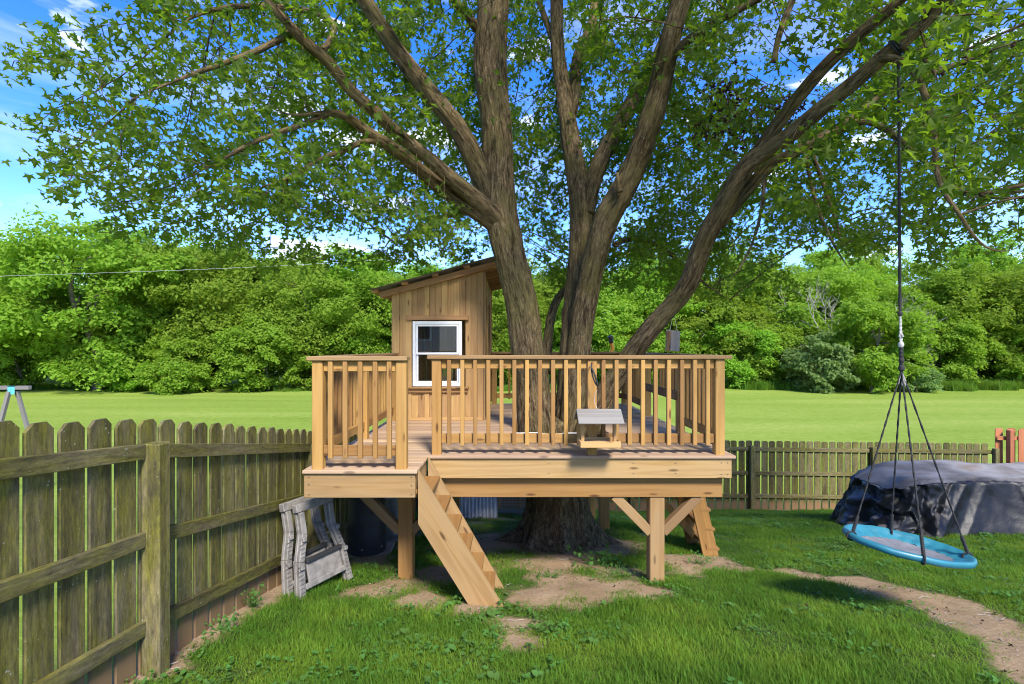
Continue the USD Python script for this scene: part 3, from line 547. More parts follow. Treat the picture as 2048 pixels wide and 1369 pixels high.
# ------------------------------------------------------------------ the playhouse on the deck
ph = thing('playhouse', 'cedar board and batten playhouse with white window and sloping roof on the deck', 'playhouse')
s7 = YS / F
hx0, hx1, hyb = pxX(784, YS), pxX(967, YS), 9.74
def wall_top(x): return EYE + np.interp(x, [hx0, hx1], [(HY - 590) * s7, (HY - 541) * s7])
wx0, wx1, wz0, wz1 = pxX(826, YS), pxX(924, YS), EYE + (HY - 773) * s7, EYE + (HY - 643) * s7
def vboard(x0, x1, z0, z1, yy, mat='cedar', th=0.02, sloped=False):
    v, gcs = [], []; off = rng.uniform(-30, 30, 3)
    t0, t1 = (wall_top(x0), wall_top(x1)) if sloped else (z1, z1)
    for y_ in (yy, yy + th):
        for x_, z_ in ((x0, z0), (x1, z0), (x1, t1), (x0, t0)):
            v.append((x_, y_, z_)); gcs.append((z_ - Z0 + off[0], x_ + off[1], y_ + off[2]))
    f = np.array([(0, 1, 2), (0, 2, 3), (4, 6, 5), (4, 7, 6)] + [t for i in range(4) for t in ((i, i + 4, (i + 1) % 4), ((i + 1) % 4, i + 4, (i + 1) % 4 + 4))])
    return obj('wall_board', (np.array(v), f), mat, ph, False, np.array(gcs), rng.uniform(0, 1))
# front: boards with battens proud of them
edges = [784, 800, 811, 824, 836, 849, 859, 872, 884, 896, 908, 919, 931, 942, 955, 967]
for i in range(len(edges) - 1):
    a, b = pxX(edges[i], YS) , pxX(edges[i + 1], YS); proud = [0.0, 0.017, 0.006][(i * 2) % 3] if i not in (0, len(edges) - 2) else 0.02
    yy = YS - proud; g = 0.0015
    if b <= wx0 + 0.01 or a >= wx1 - 0.01:
        vboard(a + g, b - g, Z0, 0, yy, sloped=True)
    else:
        vboard(a + g, b - g, Z0, wz0 - 0.01, yy); vboard(a + g, b - g, wz1 + 0.02, 0, yy, sloped=True)
def tr_board(name, x0, x1, z0, z1, yy, th, mat='cedar'):
    return board(name, (x0, yy, (z0 + z1) / 2), (x1, yy, (z0 + z1) / 2), z1 - z0, th, mat, ph, up=(0, -1, 0), c=0.004)
tr_board('head_trim', pxX(813, YS), pxX(938, YS), EYE + (HY - 641) * s7, EYE + (HY - 632) * s7, YS - 0.032, 0.03, 'cedar_dark')
tr_board('sill', pxX(818, YS), pxX(936, YS), EYE + (HY - 785) * s7, EYE + (HY - 777.5) * s7, YS - 0.033, 0.03, 'cedar_dark')
board('sill', (pxX(816, YS), YS - 0.045, EYE + (HY - 775.5) * s7), (pxX(938, YS), YS - 0.045, EYE + (HY - 775.5) * s7), 0.09, 0.022, 'cedar', ph)
tr_board('base_trim', hx0 + 0.01, hx1 - .01, Z0 + 0.002, Z0 + 0.045, YS - 0.036, 0.03)
# window
wn = thing('window', parent=ph)
def wbar(name, x0, x1, z0, z1, y0=YS - 0.03, th=0.05, mat='vinyl_white'):
    return obj(name, boxat(((x0 + x1) / 2, y0 + th / 2, (z0 + z1) / 2), (x1 - x0, th, z1 - z0)), mat, wn)
fw = 0.042
wbar('frame', wx0, wx0 + fw, wz0, wz1); wbar('frame', wx1 - fw, wx1, wz0, wz1); wbar('frame', wx0 + fw, wx1 - fw, wz1 - fw, wz1); wbar('frame', wx0 + fw, wx1 - fw, wz0, wz0 + fw)
zm = EYE + (HY - 708) * s7
for nm, z0, z1, yy in (('sash', zm - 0.012, wz1 - fw - 0.003, YS - 0.012), ('sash', wz0 + fw + 0.003, zm + 0.02, YS + 0.012)):
    b_ = 0.028; xa_, xb_ = wx0 + fw + 0.003, wx1 - fw - 0.003
    obj(nm, cat([boxat(((xa_ + xb_) / 2, yy, z), (xb_ - xa_, 0.02, b_)) for z in (z0 + b_ / 2, z1 - b_ / 2)] + [boxat((x_, yy, (z0 + z1) / 2), (b_, 0.02, z1 - z0 - 2 * b_ - 0.001)) for x_ in (xa_ + b_ / 2, xb_ - b_ / 2)]), 'vinyl_white', wn)
    obj('pane', boxat(((xa_ + xb_) / 2, yy + 0.002, (z0 + z1) / 2), (xb_ - xa_ - 2 * b_ - 0.002, 0.005, z1 - z0 - 2 * b_ - 0.002)), 'window_glass', wn)
# side walls and back wall
def side_boards(X, th, yr_, gap=None, mat='cedar'):
    y_ = yr_[0]; k = 0
    while y_ < yr_[1] - 0.03:
        w_ = min(0.14, yr_[1] - y_); mid = y_ + w_ / 2
        z0, z1 = Z0, wall_top(X) - 0.005
        if gap and gap[0] < mid < gap[1]: z0 = Z0 + 1.75
        xx = X + (0.006 if k % 2 else -0.004)
        board('wall_board', (xx, mid, z0), (xx, mid, z1), w_ - 0.003, th, mat, ph, up=(1, 0, 0)); y_ += w_; k += 1
side_boards(hx1 - 0.012, 0.02, (YS + 0.022, hyb), gap=(8.0, 8.9)); side_boards(hx0 + 0.012, 0.02, (YS + 0.022, hyb))
board('door_frame', (hx1 + 0.014, 7.96, Z0), (hx1 + 0.014, 7.96, Z0 + 1.8), 0.09, 0.02, 'cedar', ph, up=(1, 0, 0)); board('door_frame', (hx1 + 0.014, 8.94, Z0), (hx1 + 0.014, 8.94, Z0 + 1.8), 0.09, 0.02, 'cedar', ph, up=(1, 0, 0))
board('corner_board', (hx1 + 0.012, YS + 0.035, Z0), (hx1 + 0.012, YS + 0.035, wall_top(hx1) - 0.01), 0.085, 0.02, 'cedar', ph, up=(1, 0, 0))
board('corner_board', (hx1 + 0.012, hyb - 0.05, Z0), (hx1 + 0.012, hyb - 0.05, wall_top(hx1) - 0.01), 0.085, 0.02, 'cedar', ph, up=(1, 0, 0))
nb = 9
for k in range(nb):
    a = hx0 + 0.03 + (hx1 - hx0 - 0.06) * k / nb; b = hx0 + 0.03 + (hx1 - hx0 - 0.06) * (k + 1) / nb
    board('wall_board', ((a + b) / 2, hyb - 0.012, Z0), ((a + b) / 2, hyb - 0.012, wall_top((a + b) / 2) - .01), b - a - 0.003, 0.02, 'cedar', ph, up=(0, 1, 0))
# roof: sloping rafters, blocks of purlins on them, corrugated sheet on top
rx0, rx1 = hx0 - 0.22, hx1 + 0.50
def roof_z(x): return wall_top(hx0) + (wall_top(hx1) - wall_top(hx0)) / (hx1 - hx0) * (x - hx0)
yfr = YS - 0.055
for k, yy in enumerate(np.r_[yfr, np.linspace(YS + 0.12, hyb + .05, 8)]):
    board('rafter', (rx0 + 0.06, yy, roof_z(rx0 + 0.06) + 0.028), (rx1, yy, roof_z(rx1) + 0.028), 0.085, 0.038, 'cedar_dark', ph, up=(0, -1, 0))
for k, px_ in enumerate((752, 811, 872, 934, 1003)):
    xx = pxX(px_, yfr) if px_ < 1000 else rx1 - 0.06
    board('purlin', (xx, YS - 0.13, roof_z(xx) + 0.092), (xx, hyb + 0.16, roof_z(xx) + 0.092), 0.088, 0.038, 'cedar_dark', ph, up=(-0.18, 0, 1))
n_u = 90; uu = np.linspace(YS - 0.2, hyb + 0.22, n_u); vv = np.linspace(rx0 - 0.05, rx1 + 0.08, 6)
UU, VV = np.meshgrid(uu, vv, indexing='ij'); RZ = roof_z(VV) + 0.124 + 0.009 * np.sin(UU * 2 * np.pi / 0.068)
vt = np.stack([VV, UU, RZ], -1).reshape(-1, 3); vb = vt - (0, 0, 0.004); i_, j_ = np.meshgrid(np.arange(n_u - 1), np.arange(5), indexing='ij')
qq = np.stack([i_ * 6 + j_, i_ * 6 + j_ + 1, (i_ + 1) * 6 + j_ + 1, (i_ + 1) * 6 + j_], -1).reshape(-1, 4); ft = np.vstack([qq[:, [0, 1, 2]], qq[:, [0, 2, 3]]])
rim = [r * 6 + c for r in range(n_u) for c in (0,)]
obj('roof', (np.vstack([vt, vb]), np.vstack([ft, ft[:, ::-1] + len(vt)])), 'roof_metal', ph)

# ------------------------------------------------------------------ the maple: trunk, limbs traced with their depths, grown branches and leaves
maple = thing('maple_tree', 'large multi-stemmed silver maple growing up through the deck', 'tree')
def bark_disp(seed, amp=0.055):
    def fn(th, s, R):
        fq = 0.35 / np.maximum(R, 0.03)
        p = np.stack([np.cos(th) * R * 26 + seed * 7, np.sin(th) * R * 26, s * 3.2], -1)
        rid = 1 - np.abs(2 * meshkit.fbm(p, 3, seed) - 1) * 2
        big = meshkit.noise(np.stack([np.cos(th) * 1.2 + seed, np.sin(th) * 1.2, s * 1.6], -1), seed + 3) - 0.5
        return 1 + 1.25 * amp * (rid - 0.4) + 0.13 * big + 0.10 * np.maximum(meshkit.noise(np.stack([np.cos(th) * 2.6 + seed, np.sin(th) * 2.6, s * 4.5], -1), seed + 5) - 0.72, 0) / 0.28
    return fn
tx, ty = TREE; zg_t = float(gz(tx, ty)) - 0.12
nth, nzz = 150, 90
th_ = np.arange(nth) * 2 * np.pi / nth; hz = np.linspace(0, 1, nzz) ** 1.4 * 1.75
TH, HZ = np.meshgrid(th_, hz, indexing='xy')
roots = [(-1.57, 1.0), (-2.35, 0.85), (-0.85, 0.9), (3.0, 1.0), (0.1, 1.1), (-0.3, .6), (1.3, 0.9), (2.2, .8), (-1.95, .5)]
flare = np.zeros_like(TH)
for a0, am in roots:
    dth = np.angle(np.exp(1j * (TH - a0))); flare += am * np.exp(-(dth / (0.15 + 0.10 * np.minimum(HZ, 1.2))) ** 2)
Rr = 0.345 - 0.02 * np.minimum(HZ, 1.0) + 0.60 * flare * np.exp(-(HZ) / 0.17) + 0.11 * np.exp(-HZ / 0.30) + 0.075 * flare * np.exp(-HZ / 0.9)
pn = np.stack([np.cos(TH) * 9, np.sin(TH) * 9, HZ * 3.0], -1); Rr *= 1 + 0.13 * ((1 - np.abs(2 * meshkit.fbm(pn, 4, 11) - 1) * 2) - 0.4)
Rr *= 1 - np.clip((HZ - 1.45) / 0.3, 0, 1) * 0.45
tv = np.stack([tx + np.cos(TH) * Rr, ty + np.sin(TH) * Rr, zg_t + HZ], -1).reshape(-1, 3)
i_, j_ = np.meshgrid(np.arange(nzz - 1), np.arange(nth), indexing='ij'); j2 = (j_ + 1) % nth
qq = np.stack([i_ * nth + j_, i_ * nth + j2, (i_ + 1) * nth + j2, (i_ + 1) * nth + j_], -1).reshape(-1, 4)
tf = np.vstack([qq[:, [0, 1, 2]], qq[:, [0, 2, 3]]]); ctop = len(tv); tv = np.vstack([tv, [tx, ty, zg_t + 1.8]])
tf = np.vstack([tf, [((nzz - 1) * nth + a, (nzz - 1) * nth + (a + 1) % nth, ctop) for a in range(nth)]])
tgc = np.stack([tv[:, 2], (tv[:, 0] - tx) * 0.8, (tv[:, 1] - ty) * 0.8], 1)
obj('trunk', (tv, tf), 'bark', maple, True, tgc)

# px, py, width in px at that depth, depth
LIMBS = {
 'A': [(1100, 960, 80, 6.6), (1078, 880, 74, 6.5), (1066, 790, 68, 6.45), (1056, 700, 66, 6.4), (1041, 600, 63, 6.4), (1021, 520, 60, 6.4), (999, 400, 64, 6.4), (994, 300, 60, 6.35), (991, 235, 58, 6.3), (981, 114, 66, 6.25), (986, 30, 62, 6.2), (985, -120, 56, 6.2), (990, -330, 44, 6.2), (970, -600, 26, 6.2), (990, -800, 10, 6.3)],
 'A1': [(985, 420, 40, 6.4), (965, 361, 42, 6.3), (916, 258, 38, 6.0), (863, 190, 36, 5.8), (810, 125, 34, 5.6), (764, 57, 32, 5.4), (733, 8, 30, 5.3), (660, -110, 24, 5.0), (560, -260, 16, 4.8)],
 'A2': [(1000, 440, 32, 6.3), (954, 400, 32, 6.1), (893, 349, 28, 5.8), (855, 315, 27, 5.6), (802, 273, 25, 5.4), (737, 213, 24, 5.1), (699, 178, 23, 5.0), (650, 118, 23, 4.8), (623, 95, 22, 4.7), (577, 49, 21, 4.5), (532, 0, 20, 4.4), (440, -90, 14, 4.2)],
 'A3': [(1005, 470, 34, 6.4), (960, 428, 32, 6.25), (931, 410, 30, 6.15), (878, 372, 28, 6.0), (832, 334, 26, 5.8), (775, 289, 23, 5.6), (733, 262, 20, 5.5), (688, 232, 17, 5.3), (630, 228, 13, 5.1), (560, 225, 10, 4.9)],
 'A3a': [(764, 285, 13, 5.55), (726, 285, 12, 5.5), (688, 300, 11, 5.4), (650, 315, 10, 5.3), (608, 338, 8, 5.2), (526, 372, 5, 5.0)],
 'A3b': [(661, 226, 13, 5.2), (570, 262, 11, 5.0), (494, 292, 9, 4.8), (429, 334, 5, 4.6)],
 'A2a': [(581, 65, 13, 4.6), (494, 110, 11, 4.5), (399, 144, 9, 4.3), (349, 163, 6, 4.2), (260, 200, 4, 4.1)],
 'A2b': [(646, 100, 13, 4.8), (640, 30, 12, 5.0), (560, 15, 11, 4.9), (418, 23, 9, 4.7), (349, 59, 6, 4.6)],
 'A4': [(962, 436, 12, 6.4), (912, 427, 11, 6.6), (859, 452, 8, 6.8), (794, 490, 4, 7.0)],
 'A5': [(955, 60, 18, 6.2), (925, 20, 17, 6.0), (890, -20, 16, 5.9), (820, -120, 12, 5.7)],
 'B': [(1135, 960, 84, 6.8), (1142, 880, 76, 6.8), (1148, 760, 62, 6.85), (1149, 690, 58, 6.9), (1155, 600, 52, 7.0), (1160, 520, 45, 7.05), (1160, 400, 45, 7.1), (1151, 340, 40, 7.15), (1140, 270, 36, 7.2), (1127, 180, 30, 7.3), (1117, 114, 27, 7.35), (1113, 0, 24, 7.4), (1100, -150, 20, 7.5), (1080, -400, 12, 7.6)],
 'B2': [(1136, 262, 16, 7.2), (1145, 222, 20, 7.22), (1151, 182, 21, 7.3), (1155, 114, 20, 7.4), (1178, 65, 19, 7.5), (1190, 0, 17, 7.6), (1215, -150, 12, 7.7)],
 'B3': [(1172, 430, 34, 7.05), (1182, 380, 34, 7.1), (1201, 323, 33, 7.2), (1231, 266, 30, 7.4), (1258, 213, 28, 7.5), (1296, 152, 24, 7.7), (1330, 76, 20, 7.9), (1370, -20, 16, 8.1), (1420, -150, 11, 8.3)],
 'C': [(1140, 900, 56, 6.7), (1152, 760, 50, 6.7), (1164, 640, 46, 6.7), (1176, 575, 46, 6.6), (1191, 510, 47, 6.5), (1214, 437, 49, 6.4), (1246, 380, 48, 6.3), (1273, 323, 46, 6.2), (1300, 247, 45, 6.0), (1322, 165, 43, 5.9), (1340, 82, 40, 5.7), (1362, 0, 36, 5.6), (1395, -140, 28, 5.5), (1440, -330, 18, 5.4)],
 'C1': [(1338, 118, 18, 5.75), (1378, 80, 17, 5.5), (1423, 50, 15, 5.2), (1513, 0, 14, 4.9), (1600, -50, 10, 4.6)],
 'D': [(1150, 930, 52, 6.5), (1176, 860, 50, 6.45), (1211, 790, 44, 6.35), (1262, 712, 40, 6.2), (1300, 660, 38, 6.05), (1340, 615, 37, 5.95), (1378, 565, 38, 5.8), (1398, 511, 39, 5.65), (1430, 442, 38, 5.45), (1462, 382, 37, 5.25), (1496, 330, 36, 5.1), (1553, 290, 32, 4.85), (1639, 221, 30, 4.5), (1709, 164, 29, 4.25), (1770, 112, 28, 4.05), (1827, 65, 27, 3.9), (1881, 12, 26, 3.75), (1960, -70, 22, 3.6), (2080, -180, 14, 3.4)],
 'D1': [(1500, 335, 30, 5.1), (1529, 286, 28, 5.0), (1586, 209, 26, 4.8), (1656, 127, 25, 4.55), (1709, 78, 24, 4.4), (1803, 0, 22, 4.15), (1900, -80, 16, 3.9)],
 'D3': [(1440, 450, 22, 5.45), (1478, 400, 24, 5.3), (1545, 330, 23, 5.2), (1594, 303, 21, 5.2), (1656, 270, 19, 5.2), (1697, 245, 17, 5.2), (1733, 213, 14, 5.2), (1770, 188, 10, 5.2), (1850, 150, 6, 5.2)],
 'D3a': [(1690, 250, 12, 5.2), (1750, 249, 11, 5.1), (1803, 282, 10, 5.0), (1844, 319, 9, 4.9), (1868, 343, 7, 4.9), (1960, 390, 4, 4.8)],
 'D2a': [(1760, 118, 14, 4.05), (1811, 127, 13, 3.9), (1852, 196, 12, 3.8), (1868, 266, 11, 3.7), (1872, 327, 10, 3.7), (1885, 380, 9, 3.65), (1913, 421, 8, 3.6), (1962, 487, 6, 3.6), (2048, 492, 4, 3.6)],
 'D2b': [(1799, 92, 9, 3.95), (1844, 114, 8, 3.8), (1876, 164, 5, 3.7)],
 'D4': [(1529, 350, 8, 5.0), (1521, 429, 7, 5.0), (1496, 507, 5, 5.0), (1460, 560, 3, 5.0)],
 'D5': [(1611, 300, 8, 5.2), (1631, 401, 7, 5.1), (1664, 483, 5, 5.0), (1700, 540, 3, 5.0)],
 'D6': [(1622, 300, 9, 5.2), (1660, 409, 7, 5.3), (1684, 491, 5, 5.3)],
 'E1': [(1230, 490, 12, 6.8), (1270, 478, 11, 7.6), (1330, 500, 9, 8.6), (1400, 560, 6, 9.4), (1460, 600, 3, 9.8)],
 'E2': [(1095, 745, 20, 7.2), (1098, 660, 18, 7.6), (1115, 600, 16, 8.0), (1160, 560, 12, 8.6), (1220, 520, 8, 9.2), (1280, 500, 4, 9.6)],
 'E4': [(1115, 110, 12, 7.3), (1080, 10, 11, 7.6), (1040, -80, 8, 7.8)],
}
limb_nodes, limb_rad, limb_par = [], [], []
LP = {}
for name, pts in LIMBS.items():
    P = np.array([[*at(x, y_, Y), w / 2 * Y / F] for x, y_, w, Y in pts])
    fine = P[:, 3].max() > 0.1
    S = smoothline(P, 0.03 if fine else 0.05)
    LP[name] = S
    nt_ = max(3, len(S) // 4)
    if len(name) > 1 and P[-1, 3] < 0.06: S[-nt_:, 3] *= np.linspace(1, 0.25, nt_)
    sides = int(np.clip(S[:, 3].max() * 320, 8, 72))
    v, f, g = tube(S[:, :3], S[:, 3], sides, True, bark_disp(sum(map(ord, name)) % 17, 0.05 if fine else 0.03))
    main = len(name) == 1
    obj('stem' if main else 'limb', (v, f), 'bark', maple, True, g)
# the broken branch that hangs down at the top
S = smoothline([[*at(x, y_, 4.3), w / 2 * 4.3 / F] for x, y_, w in ((1600, -60, 11), (1583, 5, 13), (1562, 60, 12), (1553, 95, 11), (1547, 125, 10))], 0.03)
v, f, g = tube(S[:, :3], S[:, 3], 9, True, bark_disp(5, 0.05)); obj('broken_branch', (v, f), 'bark', maple, True, g)
# stub on the right stem
S = smoothline([[*at(x, y_, 6.1), w / 2 * 6.1 / F] for x, y_, w in ((1240, 385, 12), (1236, 366, 9), (1234, 346, 7))], 0.02)
v, f, g = tube(S[:, :3], S[:, 3], 8); obj('branch_stub', (v, f), 'bark', maple, True, g)

def proj(p): return CX + p[:, 0] / p[:, 1] * F, HY - (p[:, 2] - EYE) / p[:, 1] * F
def crown_points(n, seed):
    r = np.random.default_rng(seed); out = []
    tot = 0
    while tot < n:
        p = r.uniform((-5.2, 1.6, 0.3), (8.6, 12.2, 9.5), (20000, 3)); w = np.zeros(len(p), bool)
        for c, rad in (((0.1, 6.6, 3.8), (4.7, 4.9, 5.2)), ((3.6, 5.6, 3.8), (4.9, 4.4, 4.6)), ((1.6, 8.6, 3.2), (4.2, 3.2, 3.6))):
            e_ = (p - c) / rad; low_ = e_[:, 2] < 0
            w |= (e_[:, 0] ** 2 + e_[:, 1] ** 2 + np.where(low_, np.abs(e_[:, 2]) ** 5, e_[:, 2] ** 2)) < 1 + 0.4 * (meshkit.fbm(p * 0.8, 3, 4) - 0.5)
        d = np.hypot(p[:, 0] - 0.6, p[:, 1] - 6.6)
        zlow = np.where((p[:, 1] > 8.2) & (p[:, 0] > 0.6) & (p[:, 0] < 5), 1.0, np.where(p[:, 1] > 7.6, 2.0, np.where(p[:, 0] < -0.3, 0.98 + 0.03 * d, np.where(p[:, 0] > 2.2, 1.0, 2.3))))
        w &= p[:, 1] > np.where(p[:, 0] < 0.5, 3.9, 2.8)
        w &= p[:, 2] > zlow + 0.7 * (meshkit.fbm(p * (1.1, 1.1, 0.4), 3, 8) - 0.5)
        w &= (meshkit.fbm(p * 0.85, 3, 15) > 0.43) | (r.uniform(0, 1, len(p)) < 0.12)
        w &= (p[:, 2] < 8.2) & ((p[:, 2] < 4.4 + 0.1 * np.maximum(p[:, 1] - 4, 0)) | (r.uniform(0, 1, len(p)) < 0.28))
        q = p.copy(); q[:, 2] += EYE; u, v_ = proj(q)
        # clearings between the limbs
        for cx_, cy_, ra, rb, keep in ((1590, 130, 120, 120, .06), (905, 130, 26, 40, .05), (1740, 380, 60, 60, .35), (820, 420, 80, 60, .5), (1230, 400, 40, 90, .35), (640, 500, 130, 40, .3), (1500, 430, 60, 40, .5)):
            inside = ((u - cx_) / ra) ** 2 + ((v_ - cy_) / rb) ** 2 < 1
            w &= ~(inside & (r.uniform(0, 1, len(p)) > keep))
        # few leaves hang directly under the big limbs on the near side
        for nm_ in ('A', 'A1', 'A2', 'A3', 'B', 'C', 'D', 'D1'):
            Sx = LP[nm_]; uu_, vv_ = proj(Sx[:, :3]); tr2 = cKDTree(np.c_[uu_, vv_]); dd_, ix_ = tr2.query(np.c_[u, v_])
            w &= ~((dd_ < 34 + Sx[ix_, 3] / Sx[ix_, 1] * F) & (p[:, 1] < Sx[ix_, 1] + 0.05) & (r.uniform(0, 1, len(p)) > .12))
        # thinner where the limbs leave from, where light does not reach
        w &= ~((d < 1.3) & (p[:, 2] < 4) & (r.uniform(0, 1, len(p)) < 0.8))
        w &= ~((p[:, 1] < 4.4) & (np.abs(p[:, 0] - 0.6) < 1.5) & (p[:, 2] < 2.8))
        out.append(q[w]); tot += w.sum()
    return np.vstack(out)[:n]
att = crown_points(14000, 5)
r_a = np.random.default_rng(66)
for px_, py_, Yc_, rx_, rz_, n_ in ((330, 370, 5.3, 1.1, .42, 900), (200, 300, 5.0, .7, .4, 350), (480, 410, 5.6, .8, .35, 450), (150, 170, 4.8, .6, .4, 250)):   # heavy drooping masses on the left
    d_ = r_a.normal(0, 1, (n_, 3)); d_ *= (r_a.uniform(0, 1, n_) ** (1 / 3) / np.linalg.norm(d_, axis=1))[:, None]
    att = np.vstack([att, at(px_, py_, Yc_) + d_ * (rx_, rx_, rz_)])
nodes = []
for name, S in LP.items():
    q = S[(S[:, 2] > EYE + 0.9)]
    q = q[::3 if len(name) == 1 else 2]
    nodes.append(q[:, :4])
nodes = np.vstack(nodes); n_root = len(nodes)
N = nodes[:, :3]; par = np.full(n_root, -1); alive = att.copy(); r_sc = np.random.default_rng(3)
STEP, KILL = 0.17, 0.27
for it in range(85):
    if len(alive) < 30: break
    tr_ = cKDTree(N); dd, ix = tr_.query(alive)
    near_ = dd < (5.0 if it < 8 else 3.0)
    acc = np.zeros_like(N); cnt = np.zeros(len(N))
    dirs = (alive - N[ix]) / (dd[:, None] + 1e-9)
    np.add.at(acc, ix[near_], dirs[near_]); np.add.at(cnt, ix[near_], 1)
    g_ = np.nonzero(cnt)[0]
    if not len(g_): break
    dv = acc[g_] + r_sc.normal(0, 0.25, (len(g_), 3)) * np.sqrt(cnt[g_])[:, None]; dv /= np.linalg.norm(dv, axis=1, keepdims=True) + 1e-9
    new = N[g_] + dv * STEP * r_sc.uniform(0.8, 1.2, (len(g_), 1))
    par = np.r_[par, g_]; N = np.vstack([N, new])
    dk, _ = cKDTree(new).query(alive); alive = alive[dk > KILL]
cnt = np.zeros(len(N)); 
kids = np.zeros(len(N), int)
for i in range(len(N) - 1, n_root - 1, -1):
    if cnt[i] == 0: cnt[i] = 1
    if par[i] >= 0: cnt[par[i]] += cnt[i]; kids[par[i]] += 1
rad = np.minimum(0.0032 * np.maximum(cnt, 1) ** 0.42, 0.026)
# branch tubes: one 4-5 sided piece per grown segment
idx = np.arange(n_root, len(N)); a, b = N[par[idx]], N[idx]
ra = np.where(par[idx] >= n_root, rad[par[idx]], rad[idx] * 1.25); rb = rad[idx]
def segtubes(a, b, ra, rb, k=4):
    d = b - a; d /= np.linalg.norm(d, axis=1, keepdims=True) + 1e-9
    h = np.where(np.abs(d[:, 2:]) < 0.9, [[0, 0, 1.0]], [[1.0, 0, 0]]); n1 = np.cross(d, h); n1 /= np.linalg.norm(n1, axis=1, keepdims=True); n2 = np.cross(d, n1)
    th = np.arange(k) * 2 * np.pi / k
    ring = np.cos(th)[None, :, None] * n1[:, None] + np.sin(th)[None, :, None] * n2[:, None]
    v = np.stack([a[:, None] + ring * ra[:, None, None], b[:, None] + ring * rb[:, None, None]], 1).reshape(-1, 3)
    o = (np.arange(len(a)) * 2 * k)[:, None]; j = np.arange(k)
    q = np.stack([o + j, o + (j + 1) % k, o + k + (j + 1) % k, o + k + j], -1).reshape(-1, 4)
    return v, np.vstack([q[:, [0, 1, 2]], q[:, [0, 2, 3]]])
v, f = segtubes(a, b, ra, rb)
p_ = obj('twigs', (v, f), 'bark', maple, True, v * 0.5); p_.SetCustomDataByKey('kind', 'stuff')
# maple leaf: five pointed lobes, folded a little along the midrib
def leaf_shape():
    pts = [(0, 0)]
    for ang, ln in ((-112, .48), (-80, .34), (-52, .86), (-27, .42), (-11, .74), (0, 1.0), (11, .74), (27, .42), (52, .86), (80, .34), (112, .48)):
        t = math.radians(ang); pts.append((math.sin(t) * ln, math.cos(t) * ln))
    pts = np.array(pts); z = 0.38 * np.abs(pts[:, 0]) - 0.32 * pts[:, 1] ** 2
    v = np.c_[pts[:, 0], pts[:, 1], z]; f = np.array([(0, i + 1, i) for i in range(1, len(pts) - 1)])
    return v, f
LV, LFc = leaf_shape()
def scatter_leaves(base, normal_bias, size, seed, droop=0.4, lv=LV, lf=LFc):
    r = np.random.default_rng(seed); n = len(base)
    nrm = r.normal(0, 0.55, (n, 3)) + normal_bias; nrm /= np.linalg.norm(nrm, axis=1, keepdims=True)
    ax = r.normal(0, 1, (n, 3)); ax[:, 2] -= droop; ax -= nrm * (ax * nrm).sum(1, keepdims=True); ax /= np.linalg.norm(ax, axis=1, keepdims=True)
    sx = np.cross(ax, nrm); s = size * r.uniform(0.55, 1.3, n)
    v = base[:, None] + s[:, None, None] * (lv[None, :, :1] * sx[:, None] + lv[None, :, 1:2] * ax[:, None] + lv[None, :, 2:] * nrm[:, None])
    f = lf[None] + (np.arange(n) * len(lv))[:, None, None]
    return v.reshape(-1, 3), f.reshape(-1, 3)
tips = np.nonzero((cnt <= 5) & (np.arange(len(N)) >= n_root))[0]
r_lf = np.random.default_rng(77)
rep = np.repeat(tips, r_lf.integers(9, 16, len(tips)))
base = N[rep] + r_lf.normal(0, 0.08, (len(rep), 3)) - (0, 0, 0.02)
ub, vb_ = proj(base); okl = np.ones(len(base), bool)
for nm_ in ('A', 'A1', 'A2', 'A3', 'B', 'C', 'D', 'D1'):
    Sx = LP[nm_]; dd_, ix_ = cKDTree(np.stack(proj(Sx[:, :3]), 1)).query(np.c_[ub, vb_])
    okl &= ~((dd_ < 10 + Sx[ix_, 3] / Sx[ix_, 1] * F) & (base[:, 1] < Sx[ix_, 1]) & (r_lf.uniform(0, 1, len(base)) > .15))
base = base[okl]
v, f = scatter_leaves(base, np.array([0, 0, 0.6]), 0.068, 5)
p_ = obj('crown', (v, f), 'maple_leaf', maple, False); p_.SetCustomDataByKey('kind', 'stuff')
print('branch nodes', len(N), 'leaves', len(base), 'crown triangles', len(f), 'left', len(alive))
# a spray of dead brown leaves caught beside the right stem
b_ = np.vstack([at(px, py, 5.6) + r_lf.normal(0, 0.11, (60, 3)) for px, py in ((1440, 190), (1470, 215), (1500, 240), (1430, 260), (1545, 235), (1590, 215), (1480, 280))])
v, f = scatter_leaves(b_, np.array([0, 0, 0.2]), 0.055, 9, 0.8); p_ = obj('dead_leaves', (v, f), 'dry_leaf', maple); p_.SetCustomDataByKey('kind', 'stuff')

